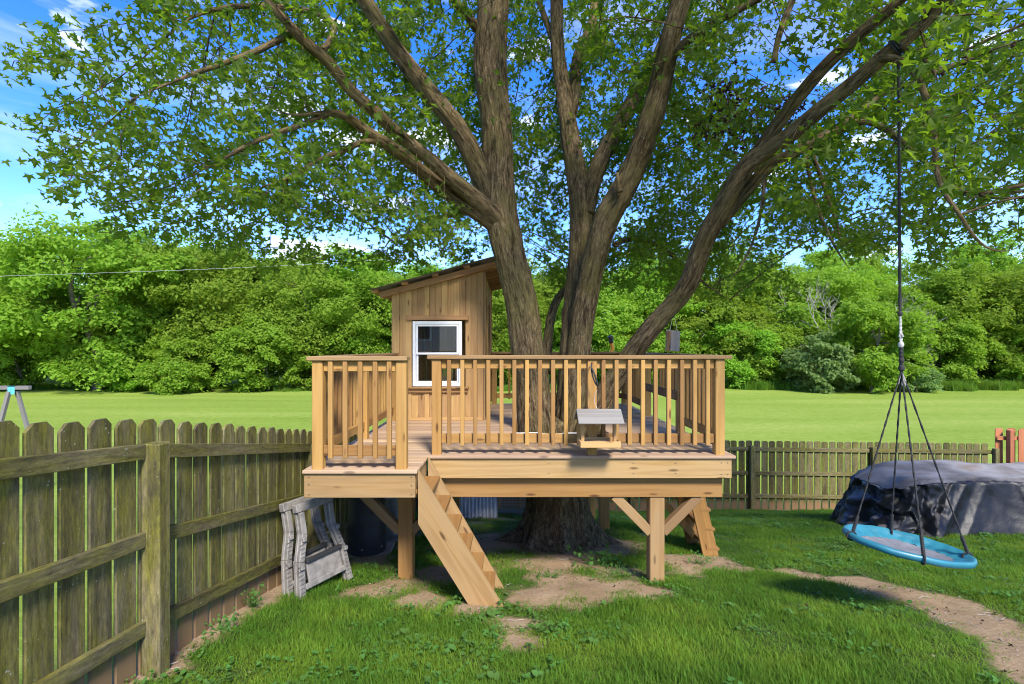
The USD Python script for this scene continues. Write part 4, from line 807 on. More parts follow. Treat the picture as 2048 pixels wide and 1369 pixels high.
# ------------------------------------------------------------------ woods beyond the field
def quad_leaf():
    v = np.array([(0, -0.5, 0), (0.32, 0, 0.10), (0, 0.6, -0.05), (-0.32, 0, 0.10)]); return v, np.array([(0, 1, 2), (0, 2, 3)])
QV, QF = quad_leaf()
def far_crown(seed, clumps, per, rx, rz, zc, leaf, low=0.0):
    """Crown of many flattened sprays of leaves around an uneven rounded volume."""
    r = np.random.default_rng(seed); P, Nn = [], []
    for k in range(clumps):
        u = r.normal(0, 1, 3); u /= np.linalg.norm(u); q = r.uniform(0.35, 1.0) ** 0.5
        lump = 0.75 + 0.5 * meshkit.fbm(u[None] * 1.6 + seed * 3.1, 2, seed)[0]
        c = u * np.array([rx, rx, rz]) * q * lump + (0, 0, zc)
        if c[2] < low: c[2] = low + r.uniform(0, 1.2)
        R = r.uniform(0.07, 0.23) * rx + 0.2; sq = r.uniform(0.35, 0.95); tilt = r.normal(0, 0.35, 2)
        n = int(per * (R / (0.15 * rx + 0.22)) ** 2 * r.uniform(0.7, 1.2))
        d = r.normal(0, 1, (n, 3)); d /= np.linalg.norm(d, axis=1, keepdims=True); rr = r.uniform(0.25, 1, n) ** 0.5
        out = np.array([u[0], u[1], 0]) * 0.25
        rr = rr * (0.55 + 0.75 * meshkit.fbm(d * 2.2 + k * 5.3, 2, seed)); stray = r.uniform(0, 1, n) < 0.12; rr[stray] *= r.uniform(1.1, 1.7, stray.sum())
        pos = d * rr[:, None] * R * (1.2, 1.2, sq); pos[:, 2] += pos[:, 0] * tilt[0] + pos[:, 1] * tilt[1] - 0.15 * (pos[:, 0] ** 2 + pos[:, 1] ** 2) / R
        pos += c; P.append(pos); Nn.append(d * 0.5 + (0, 0, 0.7) + out)
    P, Nn = np.vstack(P), np.vstack(Nn)
    v, f = scatter_leaves(P, Nn, leaf, seed + 1, 0.5, QV, QF)
    return v, f
def far_trunk(seed, h, r0, lean=0.06, limbs=7, spread_=2.5):
    r = np.random.default_rng(seed); parts = []
    pts = np.array([[0, 0, -0.3], [0.1, 0, h * 0.3], [h * lean * r.normal(), h * lean * r.normal(), h * 0.65], [h * lean * r.normal(), h * lean * r.normal(), h]])
    S = smoothline(np.c_[pts, [r0 * 1.3, r0, r0 * 0.6, 0.03]], 0.5); v, f, _ = tube(S[:, :3], S[:, 3], 8); parts.append((v, f))
    for k in range(limbs):
        i = int(len(S) * r.uniform(0.25, 0.8)); a = S[i, :3]; t = r.uniform(0, 6.28); L = spread_ * r.uniform(0.6, 1.2)
        e = a + (math.cos(t) * L, math.sin(t) * L, L * r.uniform(0.4, 0.9)); m_ = (a + e) / 2 + (0, 0, 0.2 * L)
        q = smoothline(np.c_[[a, m_, e], [S[i, 3] * 0.6, S[i, 3] * 0.35, 0.02]], 0.5); v, f, _ = tube(q[:, :3], q[:, 3], 6); parts.append((v, f))
    return cat(parts)
KINDS = {   # clumps, leaves per clump, rx, rz, zc, leaf, trunk height, trunk radius, lowest leaves
    'tall': (150, 300, 5.0, 6.0, 8.2, 0.27, 12.0, 0.22, 1.2), 'broad': (170, 300, 6.2, 5.6, 6.6, 0.27, 10.0, 0.26, 0.3), 'slim': (95, 260, 3.2, 5.2, 8.0, 0.26, 12.0, 0.15, 2.2),
    'young': (80, 260, 3.2, 3.4, 3.6, 0.25, 5.5, 0.10, 0.25), 'shrub': (46, 240, 2.2, 1.7, 1.5, 0.22, 2.2, 0.05, 0.1), 'airy': (80, 150, 4.4, 5.6, 8.6, 0.24, 12.5, 0.17, 2.5)}
proto = {}
def woodland(kind, variant, x, y_, s, label, cat_, group, name, leafm='wood_leaf', h=1.0):
    y_ *= 1.08; x *= 1.08; s *= 1.08; key = (kind, variant, leafm); loc = onground(x, y_, -0.05); rz_ = rng.uniform(0, 6.28)
    if key not in proto:
        t = thing(name, label, cat_, loc, rz_, group, scale=(s, s, s * h)); c = KINDS[kind]; sd = 100 + variant * 17 + list(KINDS).index(kind)
        obj('trunk', far_trunk(sd, c[6], c[7], spread_=c[2] * 0.6), 'far_bark', t, True)
        obj('crown', far_crown(sd, *c[:6], low=c[8]), leafm, t); proto[key] = t; return t
    t = thing(name, label, cat_, loc, rz_, group, scale=(s, s, s * h))
    t.GetReferences().AddInternalReference(proto[key].GetPath()); t.SetInstanceable(True)
    return t
L_back, L_left, L_right = 'leafy green tree in the back row of the woods beyond the field', 'leafy green tree at the edge of the woods left of the playhouse', 'leafy green tree at the edge of the woods right of the maple trunk'
def at_tree(px, Y): return (px - CX) / F * Y
# (kind, variant, px, depth, scale, height factor)
front = [('broad', 0, 190, 44, 1.2, 1.02, 'tallest bright yellow-green tree at the far left, its boughs touching the grass'), ('broad', 1, 30, 47, 1.0, 0.9, 'leafy tree behind the teal-bracketed swing frame at the left edge of the woods'), ('broad', 0, 400, 49, 1.12, 1.06, 'leafy tree just right of the tallest yellow-green tree at the woodland edge'), ('tall', 0, 330, 53, 1.05, 1.0, 'leafy tree behind the right shoulder of the tallest yellow-green tree'), ('tall', 1, 520, 50, 1.0, 0.95, 'leafy tree midway between the tallest tree and the playhouse'),
         ('broad', 1, 610, 48, 1.0, 1.0, 'leafy tree above the left corner post of the deck'), ('tall', 0, 700, 50, 1.0, 0.93, 'leafy tree just left of the playhouse roof'), ('broad', 0, 790, 49, .95, .95, 'leafy tree behind the low end of the playhouse roof'), ('tall', 1, 880, 51, .95, .93, 'leafy tree behind the middle of the playhouse roof'), ('broad', 1, 990, 50, .9, .95, 'leafy tree in the woods behind the left maple stem'), ('tall', 0, 1080, 52, .95, .9, 'leafy tree in the woods behind the gap between the maple stems'),
         ('broad', 0, 1190, 50, .95, .93, 'leafy tree in the woods behind the middle maple stem'), ('tall', 1, 1290, 51, .95, .9, 'leafy tree in the woods behind the foot of the leaning right stem'), ('broad', 1, 1400, 52, 1.0, .9, 'leafy tree in the woods above the right corner post of the railing'), ('tall', 0, 1500, 54, 1.0, .95, 'leafy tree in the woods just right of the leaning right stem'), ('broad', 0, 1590, 55, 1.1, .98, 'leafy tree in the woods above the dull grey-green bush'), ('tall', 1, 1690, 58, 1.0, .92, 'leafy tree in the woods directly behind the bare grey tree'),
         ('broad', 1, 1800, 54, 1.0, .9, 'leafy tree in the woods behind the swing rope'), ('tall', 0, 1900, 52, 1.0, .86, 'leafy tree in the woods right of the swing rope'), ('broad', 0, 2010, 50, 1.05, .92, 'leafy tree in the woods above the reddish fence at the right edge'), ('tall', 1, 2120, 52, 1.05, .9, None), ('broad', 1, -130, 48, 1.1, .95, None), ('broad', 0, 2250, 53, 1.1, .95, None), ('broad', 0, -320, 52, 1.2, 1.0, None)]
for kd, vr, px, Y, s, h, lab in front:
    left = px < 900
    woodland(kd, vr, at_tree(px, Y), Y, s, lab or (L_left if left else L_right), 'tree', None if lab else ('trees at the woodland edge left of the playhouse' if left else 'trees at the woodland edge right of the trunk'), 'woodland_tree', h=h)
for k, px in enumerate(np.linspace(-420, 2480, 26)):
    Y = 62 + rng.uniform(-3, 8); kd = ['tall', 'airy', 'slim', 'tall', 'airy', 'broad'][k % 6]
    woodland(kd, 0, at_tree(px + rng.uniform(-25, 25), Y), Y, rng.uniform(1.0, 1.2), L_back, 'tree', 'back row trees of the woods', 'woodland_tree', h=rng.uniform(.92, 1.08))
# undergrowth along the edge
for k, px in enumerate(np.linspace(-60, 860, 9)):
    Y = 44.5 + rng.uniform(-1, 2); woodland('young' if k % 3 else 'shrub', 0, at_tree(px + rng.uniform(-20, 20), Y), Y, rng.uniform(.75, 1.1), 'young leafy tree in the undergrowth at the left edge of the woods', 'tree', 'young trees at the left edge of the woods', 'young_tree', h=rng.uniform(.8, 1.1))
for k, px in enumerate(np.linspace(930, 2100, 16)):
    Y = 48.5 + rng.uniform(-1, 2); woodland('young', 0, at_tree(px + rng.uniform(-20, 20), Y), Y, rng.uniform(.75, 1.1), 'young leafy tree in the undergrowth at the right edge of the woods', 'tree', 'young trees at the right edge of the woods', 'young_tree', h=rng.uniform(.8, 1.1))
woodland('shrub', 0, at_tree(355, 41.5), 41.5, 1.0, 'low shrub of fine sprays at the left edge of the mown field', 'shrub', None, 'shrub')
woodland('young', 0, at_tree(1745, 43.5), 43.5, 1.12, 'rounded bright green bush behind the swing rope', 'bush', None, 'bush', h=1.0)
woodland('shrub', 1, at_tree(1640, 44), 44, 1.35, 'dull grey-green bush beside the bright bush', 'bush', None, 'bush', leafm='bush_leaf', h=1.1)
woodland('shrub', 1, at_tree(1830, 44), 44, 0.8, 'small pale grey-green bush right of the swing rope', 'bush', None, 'bush', leafm='bush_leaf', h=.9)
# a bare grey tree in the woods
dt = thing('bare_tree', 'bare grey tree with fine twigs in the woods left of the swing rope', 'tree', onground(at_tree(1692, 49.6), 49.6, -0.1), scale=1.3)
r_d = np.random.default_rng(12)
def bare(a, d, L, r, lv, segs):
    b = a + d * L; segs.append((a, b, r, r * 0.65))
    if lv == 0: return
    for k in range(3 if lv > 2 else 4):
        nd = d + r_d.normal(0, 0.48, 3); nd[2] += 0.15; nd /= np.linalg.norm(nd); bare(b if k else a + d * L * 0.6, nd, L * r_d.uniform(.6, .85), r * 0.6, lv - 1, segs)
segs = []; bare(np.array([0, 0, 0.0]), np.array([0.02, 0, 1.0]), 3.2, 0.13, 5, segs); sa = [np.array([s[i] for s in segs]) for i in range(4)]
sel = np.array([s[2] > 0.06 for s in segs])
obj('trunk', segtubes(*[q_[sel] for q_ in sa], 6), 'grey_twig', dt, True); obj('branches', segtubes(*[q_[~sel] for q_ in sa], 3), 'grey_twig', dt, True)
# power line across the left
S = smoothline([[*at(-700, 600, 40)], [*at(0, 553, 38)], [*at(360, 541, 37)], [*at(720, 523, 36)], [*at(1150, 490, 35)]], 0.6)
v, f, _ = tube(S, 0.011, 6); tag(obj('power_line', (v, f), 'wire', None, True), 'thin pale overhead power line crossing in front of the left woods', 'cable')

# ------------------------------------------------------------------ grass
def blades(n, R, h, w, seed, lean=0.5):
    r = np.random.default_rng(seed); V, Fc, o = [], [], 0
    for k in range(n):
        t = r.uniform(0, 6.28); q = R * math.sqrt(r.uniform()); x, y_ = q * math.cos(t), q * math.sin(t)
        a = r.uniform(0, 6.28); L = h * r.uniform(0.5, 1.25); ln = lean * r.uniform(0.2, 1.3); ww = w * r.uniform(.7, 1.3)
        dx, dy = math.cos(a), math.sin(a); px, py = -dy * ww / 2, dx * ww / 2
        for i, (tt, wf) in enumerate(((0, 1), (0.5, 0.85), (1.0, 0.0))):
            cx_, cy_, cz_ = x + dx * ln * L * tt * tt, y_ + dy * ln * L * tt * tt, L * tt * (1 - 0.25 * ln * tt)
            V += [(cx_ + px * wf, cy_ + py * wf, cz_), (cx_ - px * wf, cy_ - py * wf, cz_)] if wf else [(cx_, cy_, cz_)]
        Fc += [(o, o + 1, o + 3), (o, o + 3, o + 2), (o + 2, o + 3, o + 4)]; o += 5
    return np.array(V), np.array(Fc)
def clover(n, R, h, s, seed):
    r = np.random.default_rng(seed); V, Fc, o = [], [], 0
    for k in range(n):
        t = r.uniform(0, 6.28); q = R * math.sqrt(r.uniform()); c = np.array([q * math.cos(t), q * math.sin(t), h * r.uniform(.5, 1.2)]); a0 = r.uniform(0, 6.28); ss = s * r.uniform(.6, 1.3); tl = r.normal(0, .25, 2)
        m = 8
        ang = a0 + np.arange(m) * 2 * np.pi / m; rr = ss * (1 + 0.18 * np.cos(3 * ang))
        ring = np.c_[np.cos(ang) * rr, np.sin(ang) * rr, 0.12 * ss + (np.cos(ang) * rr) * tl[0] + np.sin(ang) * rr * tl[1]] + c
        V += [tuple(c)] + [tuple(p) for p in ring]; Fc += [(o, o + 1 + i, o + 1 + (i + 1) % m) for i in range(m)]; o += m + 1
    return np.array(V), np.array(Fc)
def instancer(name, protos, mats, pts, which, yaw, sc, label=None, cat_=None):
    pi = UsdGeom.PointInstancer.Define(stage, numbered('/World', name)); rel = pi.CreatePrototypesRel()
    for k, (pm, mt) in enumerate(zip(protos, mats)):
        o = obj('tuft', pm, mt, pi.GetPrim()); rel.AddTarget(o.GetPath())
    pi.CreatePositionsAttr(Vt.Vec3fArray.FromNumpy(np.asarray(pts, np.float32))); pi.CreateProtoIndicesAttr(Vt.IntArray.FromNumpy(np.asarray(which, np.int32)))
    q = np.zeros((len(pts), 4)); q[:, 0] = np.cos(yaw / 2); q[:, 3] = np.sin(yaw / 2)
    pi.CreateOrientationsAttr(Vt.QuathArray([Gf.Quath(float(a[0]), 0, 0, float(a[3])) for a in q]))
    pi.CreateScalesAttr(Vt.Vec3fArray.FromNumpy(np.asarray(sc, np.float32)))
    return tag(pi, label, cat_, kind='stuff')
r_g = np.random.default_rng(31)
n = 64000
X = r_g.uniform(-2.1, 11.4, n); Y = 2.2 + (11.7 - 2.2) * r_g.uniform(0, 1, n) ** 1.25
inview = (np.abs(X) < Y * 1.06 + 0.3); X, Y = X[inview], Y[inview]
dens = grassy(X, Y); tuft = meshkit.fbm(np.stack([X, Y, 0 * X], -1) * 1.7, 3, 44)
keep = r_g.uniform(0, 1, len(X)) < np.clip((dens - 0.10) * 1.25, 0.02, 1) * np.clip(0.35 + tuft * 1.25, 0, 1)
X, Y, dens, tuft = X[keep], Y[keep], dens[keep], tuft[keep]
pts = np.c_[X, Y, gz(X, Y) - 0.006]
hs = np.clip(0.35 + dens * 0.45 + (tuft - 0.5) * 1.5, 0.3, 1.3) * 0.85 * r_g.uniform(.75, 1.25, len(X))
protos = [blades(26, 0.08, 0.068, 0.0042, s_, 0.75) for s_ in range(5)] + [blades(20, 0.10, 0.05, 0.004, 9, 1.1)]
instancer('grass', protos, ['grass_blade'] * 6, pts, r_g.integers(0, 6, len(pts)), r_g.uniform(0, 6.28, len(pts)), np.c_[np.ones(len(pts)), np.ones(len(pts)), hs] * r_g.uniform(.85, 1.15, (len(pts), 1)), 'green grass growing in tufts across the sloping yard', 'grass')
print('grass tufts', len(pts))
n = 5600
X = r_g.uniform(-2.1, 10, n); Y = 2.2 + 8.5 * r_g.uniform(0, 1, n) ** 1.2
cl = meshkit.fbm(np.stack([X, Y, 0 * X], -1) * 1.4, 3, 91); k_ = (np.abs(X) < Y * 1.06 + 0.3) & (r_g.uniform(0, 1, n) < np.clip((cl - 0.47) * 4.0, 0.03, 1)) & (grassy(X, Y) > 0.3)
X, Y = X[k_], Y[k_]
instancer('clover', [clover(16, 0.09, 0.045, 0.009, 3), clover(11, 0.07, 0.05, 0.012, 4), clover(7, 0.08, 0.04, 0.017, 5)], ['clover_leaf'] * 3, np.c_[X, Y, gz(X, Y)], r_g.integers(0, 3, len(X)), r_g.uniform(0, 6.28, len(X)), np.ones((len(X), 3)) * r_g.uniform(.7, 1.25, (len(X), 1)), 'patches of clover and round weeds among the grass', 'clover')
n = 2600
X = r_g.uniform(-2.1, 6.0, n); Y = 2.6 + 8.0 * r_g.uniform(0, 1, n); k_ = (np.abs(X) < Y * 1.06 + .3) & (r_g.uniform(0, 1, n) < np.clip(1.1 - grassy(X, Y), .08, 1)); X, Y = X[k_], Y[k_]
peb = trimesh.creation.icosphere(1, 0.008); peb.vertices *= (1.2, .9, .6)
lit = scatter_leaves(np.array([[0, 0, .008], [.05, .03, .008], [-.04, .05, .01]]), np.array([0, 0, 1.6]), .022, 3, 0.0); stick = segtubes(np.array([[-.04, 0, .004], [.02, .01, .006]]), np.array([[.02, .01, .006], [.06, -.01, .004]]), np.full(2, .0025), np.full(2, .0018), 5)
instancer('ground_litter', [(peb.vertices, peb.faces), lit, stick], ['stone_slab', 'dry_leaf', 'grey_twig'], np.c_[X, Y, gz(X, Y)], r_g.choice([0, 0, 1, 2], len(X)), r_g.uniform(0, 6.28, len(X)), np.ones((len(X), 3)) * r_g.uniform(.5, 1.3, (len(X), 1)), 'dry leaf scraps, twigs and pebbles scattered on the bare soil', 'litter')
# tall rough grass along the woods
n = 5200
X = r_g.uniform(at_tree(-150, 51), at_tree(2150, 51), n); lft = X < at_tree(1300, 51); Y = np.where(lft, 47.6, 49.0) + np.where(lft, 3.6, 3.0) * r_g.uniform(0, 1, n) + 0.9 * np.sin(X * 0.4) + 0.6 * np.sin(X * 1.3)
instancer('rough_grass', [blades(60, 0.5, 0.9, 0.035, s_, 0.5) for s_ in (51, 52)], ['grass_blade'] * 2, np.c_[X, Y, gz(X, Y)], r_g.integers(0, 2, n), r_g.uniform(0, 6.28, n), np.ones((n, 3)) * (r_g.uniform(.4, 1.15, n) * np.where(lft, .45, 1.0))[:, None], 'tall unmown grass along the foot of the woods', 'grass')
# weeds one can point at
def weed(px, py, nl, R, size, label, name='weed', h=0.08):
    g0 = gp(px, py); t = thing(name, label, 'weed', g0); r = np.random.default_rng(int(px)); P = np.c_[r.normal(0, R, (nl, 2)), r.uniform(0.2, 1, nl) * h]
    v, f = scatter_leaves(P, np.tile((0, -0.25, 0.8), (nl, 1)), size, int(px), 0.0, np.c_[LV[:, :2] * (1.0, 0.9), LV[:, 2]], LFc); obj('leaves', (v, f), 'clover_leaf', t)
    segs_ = [(np.array([p[0] * .2, p[1] * .2, 0]), p, .002, .0015) for p in P]; obj('stems', segtubes(*[np.array([s[i] for s in segs_]) for i in range(4)], 4), 'clover_leaf', t)
weed(1195, 1130, 60, 0.13, 0.045, 'clump of broad-leaved weed at the foot of the maple roots', h=0.15)
weed(505, 1215, 30, 0.05, 0.035, 'pale leafy weed growing against the left fence', h=0.16)
weed(1235, 1150, 26, 0.12, 0.035, 'sparse low weed right of the broad-leaved clump', h=0.08)
weed(735, 1142, 22, 0.06, 0.03, 'small weed on the soil right of the sawhorses', h=0.07)
weed(440, 1262, 34, 0.06, 0.03, 'low weed at the fence foot left of the sawhorses', h=0.09)
weed(1980, 1095, 24, 0.07, 0.035, 'small weed in front of the tarp foot', h=0.16)
weed(1395, 1128, 24, 0.07, 0.035, 'small weed between the corner post and the side ladder', h=0.12)
weed(1100, 1155, 22, 0.10, 0.03, 'sparse weed left of the broad-leaved clump', h=0.06)

# ------------------------------------------------------------------ disc swing hanging from the right limb
YW = 4.0
tie = at(1797, 100, YW); hub = at(1803, 742, YW); ctr = at(1814, 1090, YW); sw = thing('disc_swing', 'blue rimmed oval disc swing hanging on black ropes from the maple', 'swing', ctr)
ex = np.array([0.985, 0.03, -0.165]); ex /= np.linalg.norm(ex); ey = np.array([-0.03, 0.97, 0.02]); ey -= ex * ey.dot(ex); ey /= np.linalg.norm(ey); ez = np.cross(ex, ey)
RA, RB = 0.44, 0.325
def ring(t, k=1.0, dz=0.0): return np.stack([np.cos(t) * RA * k, np.sin(t) * RB * k, np.full_like(t, dz)], -1)
def loc3(p): return p[..., :1] * ex + p[..., 1:2] * ey + p[..., 2:] * ez
t = np.linspace(0, 2 * np.pi, 121)[:-1]
prof = [(1.0, .024), (1.045, .018), (1.062, 0), (1.05, -.02), (1.0, -.03), (.93, -.024), (.86, -.032), (.75, -.048), (.75, -.043), (.86, -.022), (.93, -.004)]
rows = []
for i, (k, dz) in enumerate(prof):
    wob = 0.006 * np.sin(t * 23 + i) * (1 if 4 < i else 0.3) + 0.004 * np.sin(t * 9)
    rows.append(loc3(ring(t, k, 0) + np.stack([0 * t, 0 * t, dz + wob * (0.9 if k < 1 else 0.4)], -1)))
rv = np.stack(rows, 1).reshape(-1, 3); m_ = len(prof); i_, j_ = np.meshgrid(np.arange(120), np.arange(m_), indexing='ij')
qq = np.stack([i_ * m_ + j_, ((i_ + 1) % 120) * m_ + j_, ((i_ + 1) % 120) * m_ + (j_ + 1) % m_, i_ * m_ + (j_ + 1) % m_], -1).reshape(-1, 4)
obj('rim', (rv, np.vstack([qq[:, [0, 1, 2]], qq[:, [0, 2, 3]]])), 'blue_vinyl', sw, True)
mv, mf = [], []
nr = 8
for q_ in range(nr + 1):
    k = 0.78 * q_ / nr; mv.append(loc3(ring(t, k, 0) + np.stack([0 * t, 0 * t, np.full_like(t, -.04 - 0.035 * (1 - (q_ / nr) ** 2)) + 0.003 * np.sin(t * 5 + q_)], -1)))
mv = np.vstack(mv)
for q_ in range(nr):
    for i in range(120):
        a0, a1 = q_ * 120 + i, q_ * 120 + (i + 1) % 120; mf += [(a0, a0 + 120, a1 + 120), (a0, a1 + 120, a1)]
obj('mat', (np.vstack([mv, mv - ez * 0.004]), np.vstack([mf, np.array(mf)[:, ::-1] + len(mv)])), 'swing_mat', sw, True)
def twisted(a, b, r, parent, name, mat='black_rope', sag=0.0, amp=0.25):
    S = np.linspace(0, 1, 60)[:, None]; p = a * (1 - S) + b * S; p[:, 0] += sag * np.sin(np.pi * S[:, 0])
    L = np.linalg.norm(b - a); v, f, _ = tube(p, r, 8, True, lambda th, s, R: 1 + amp * np.sin(th * 2 + s * 2 * np.pi / 0.03)); return obj(name, (v, f), mat, parent, True)
for ang in (178, 252, 75, -12):
    tt = np.array([math.radians(ang)]); e = loc3(ring(tt, 0.99, 0.028))[0]; h0 = hub - ctr
    twisted(h0, e, 0.0062, sw, 'rope')
    u = (h0 - e) / np.linalg.norm(h0 - e)
    v, f, _ = tube(np.array([e + u * s_ for s_ in np.linspace(0.0, 0.13, 30)]), 0.012, 10, True, lambda th, s, R: 1 + 0.22 * np.sin(s * 2 * np.pi / 0.014)); obj('rope_knot', (v, f), 'black_rope', sw, True)
    c = loc3(ring(tt, 1.0, 0.0))[0]; rad_dir = loc3(ring(tt, 1.0, 0))[0]; rad_dir /= np.linalg.norm(rad_dir)
    lp = np.array([c + rad_dir * 0.036 * math.cos(a_) + ez * (0.034 * math.sin(a_) - .002) for a_ in np.linspace(0, 6.28, 25)]); v, f, _ = tube(lp, 0.007, 6); obj('strap', (v, f), 'black_rope', sw, True)
h0 = hub - ctr; p1, p2, p3 = at(1802, 690, YW) - ctr, at(1800, 628, YW) - ctr, tie - ctr
twisted(p2, p3, 0.0105, sw, 'rope', amp=.12); twisted(p1 + (.004, 0, 0), p2, 0.008, sw, 'rope', 'frayed_rope'); twisted(p1 - (.006, 0, 0), p2 + (0, 0, .01), 0.006, sw, 'rope', 'frayed_rope'); twisted(h0, p1, 0.013, sw, 'rope', amp=.3)
for c, rr in ((p1, .02), (h0 + (0, 0, .02), .022), (h0 + (0, 0, .08), .019), (p2, .017)):
    m_ = trimesh.creation.icosphere(2, rr); m_.vertices *= (1, 1, 1.4); obj('knot', (m_.vertices + c, m_.faces), 'frayed_rope' if c is p1 else 'black_rope', sw, True)
fr_ = []
for k in range(26):
    a_ = rng.uniform(0, 6.28); e = h0 + (math.cos(a_) * .028, math.sin(a_) * .028, -.11 * rng.uniform(.6, 1.1)); fr_.append((h0, e, .003, .002))
for k in range(12):
    a_ = rng.uniform(0, 6.28); e = p1 + (math.cos(a_) * .02, math.sin(a_) * .02, .06); fr_.append((p1 + (0, 0, .11), e, .003, .002))
obj('frayed_end', segtubes(*[np.array([s[i] for s in fr_]) for i in range(4)], 4), 'frayed_rope', sw).SetCustomDataByKey('kind', 'stuff')
pt_ = np.array([[*at(1799, 98, YW)]])[0] - ctr
brn = LP['D'][:, :3]; ib = np.argmin(np.linalg.norm(brn - tie, axis=1)); bc = brn[ib] - ctr; bd = brn[ib + 3] - brn[ib - 3]; bd /= np.linalg.norm(bd); n1 = np.cross(bd, (0, 0, 1.0)); n1 /= np.linalg.norm(n1); n2 = np.cross(bd, n1); rr = LP['D'][ib, 3] + 0.012
for o in (-0.02, 0.0, 0.02):
    lp = np.array([bc + bd * o + rr * (math.cos(a_) * n1 + math.sin(a_) * n2) for a_ in np.linspace(0, 6.28, 29)]); v, f, _ = tube(lp, 0.009, 6); obj('rope_loop', (v, f), 'black_rope', sw, True)

# ------------------------------------------------------------------ pile under the black tarp
A_, B_ = np.array([5.72, 8.2]), np.array([9.9, 7.95]); ax_ = (B_ - A_); Lx = np.hypot(*ax_); ax_ /= Lx; bx_ = np.array([-ax_[1], ax_[0]])
cen = (A_ + B_) / 2; hw_, hd_ = Lx / 2, 0.64
def rrect(t, a, b, n=5.0):
    c, s = np.cos(t), np.sin(t); return np.sign(c) * np.abs(c) ** (2 / n) * a, np.sign(s) * np.abs(s) ** (2 / n) * b
nt = 420
# even spacing along the outline
tt = np.linspace(0, 2 * np.pi, 8000); qx, qy = rrect(tt, hw_, hd_); sl_ = np.r_[0, np.cumsum(np.hypot(np.diff(qx), np.diff(qy)))]; t_e = np.interp(np.linspace(0, sl_[-1], nt + 1)[:-1], sl_, tt); s_e = np.linspace(0, sl_[-1], nt + 1)[:-1]
prof = []; r_t = np.random.default_rng(18); FOLDS = [(r_t.uniform(0, sl_[-1]), r_t.uniform(.09, .32), r_t.uniform(.03, .11), r_t.normal(0, .3)) for _ in range(46)]
for q_ in np.linspace(0, 1, 40): prof.append((1.0 - 0.0 * q_, q_, 'w'))
for q_ in np.linspace(0, 1, 26)[1:]: prof.append((1 - q_, 1.0, 't'))
V = []
Ht = 0.90
for (k, hgt, kind) in prof:
    if kind == 'w':
        flare_ = 0.24 * (1 - hgt) ** 1.3; a_, b_ = hw_ + flare_ - 0.03, hd_ + flare_ - 0.03
        qx, qy = rrect(t_e, a_, b_, 7.5)
        fold = 0.05 * (meshkit.fbm(np.c_[s_e * 1.6, np.full(nt, hgt * 1.5), 0 * s_e], 3, 6) - 0.5) + 0.035 * (meshkit.fbm(np.c_[s_e * 6 + hgt * 2, np.full(nt, hgt * 3.0), 0 * s_e], 3, 16) - 0.5)
        crump = np.clip((-qx - hw_ + 0.75) / 0.6, 0, 1)              # the near-left end is crumpled
        fold = fold + crump * 0.12 * (0.6 - np.abs(2 * meshkit.fbm(np.c_[s_e * 3.4 + hgt * 1.5, np.full(nt, hgt * 2.6), 0 * s_e], 3, 26) - 1) * 2)
        for s0, wd, am, dr in FOLDS:
            dd_ = np.abs((s_e - s0 - dr * (1 - hgt) + sl_[-1] / 2) % sl_[-1] - sl_[-1] / 2)
            fold = fold + am * (0.12 + (1 - hgt) ** 0.8) * np.maximum(0, 1 - dd_ / (wd * (0.45 + 0.75 * (1 - hgt)))) ** 1.25
        nrm_ = np.hypot(qx / a_, qy / b_); kx = 1 + fold / np.hypot(qx, qy).clip(.6)
        ex_ = fold * 0.9
        dirx, diry = np.sign(qx) * np.abs(qx / a_) ** 4, np.sign(qy) * np.abs(qy / b_) ** 4; dn = np.hypot(dirx, diry) + 1e-9
        qx, qy = qx + ex_ * dirx / dn, qy + ex_ * diry / dn
        z = Ht * hgt - 0.05 * (hgt > .9) * (hgt - .9) * 10
        zz = np.full(nt, z)
    else:
        a_, b_ = (hw_ - 0.03) * k, (hd_ - 0.03) * k; a_ -= 0; qx, qy = rrect(t_e, max(a_, .001), max(b_, .001), 9.0)
        zz = np.full(nt, Ht + 0.0) + 0.05 * min(1, (1 - k) * 6) - 0.05
    px_ = cen[0] + ax_[0] * qx + bx_[0] * qy; py_ = cen[1] + ax_[1] * qx + bx_[1] * qy
    lx = qx
    top_var = 0.12 * (meshkit.fbm(np.c_[px_ * 1.1, py_ * 1.4, 0 * px_], 3, 2) - 0.5) + 0.05 * (meshkit.fbm(np.c_[px_ * 4, py_ * 4, 0 * px_], 3, 12) - 0.5) - 0.16 * np.clip((-lx - hw_ + 0.8) / 0.8, 0, 1) ** 2
    zg_ = gz(px_, py_) if kind == 'w' else gz(np.full(nt, cen[0]), np.full(nt, cen[1]))
    zc_ = gz(cen[0], cen[1]); wgt = (1 - hgt) if kind == 'w' else 0
    V.append(np.c_[px_, py_, zg_ * wgt + zc_ * (1 - wgt) + zz + top_var * (hgt if kind == 'w' else 1) - 0.02])
V = np.array(V); nl = len(V); i_, j_ = np.meshgrid(np.arange(nl - 1), np.arange(nt), indexing='ij'); j2 = (j_ + 1) % nt
qq = np.stack([i_ * nt + j_, i_ * nt + j2, (i_ + 1) * nt + j2, (i_ + 1) * nt + j_], -1).reshape(-1, 4)
tp = thing('tarp_covered_pile', 'long stacked pile hidden under a wrinkled black plastic tarp', 'tarp')
obj('tarp', (V.reshape(-1, 3), np.vstack([qq[:, [0, 1, 2]], qq[:, [0, 2, 3]]])), 'tarp', tp, True)

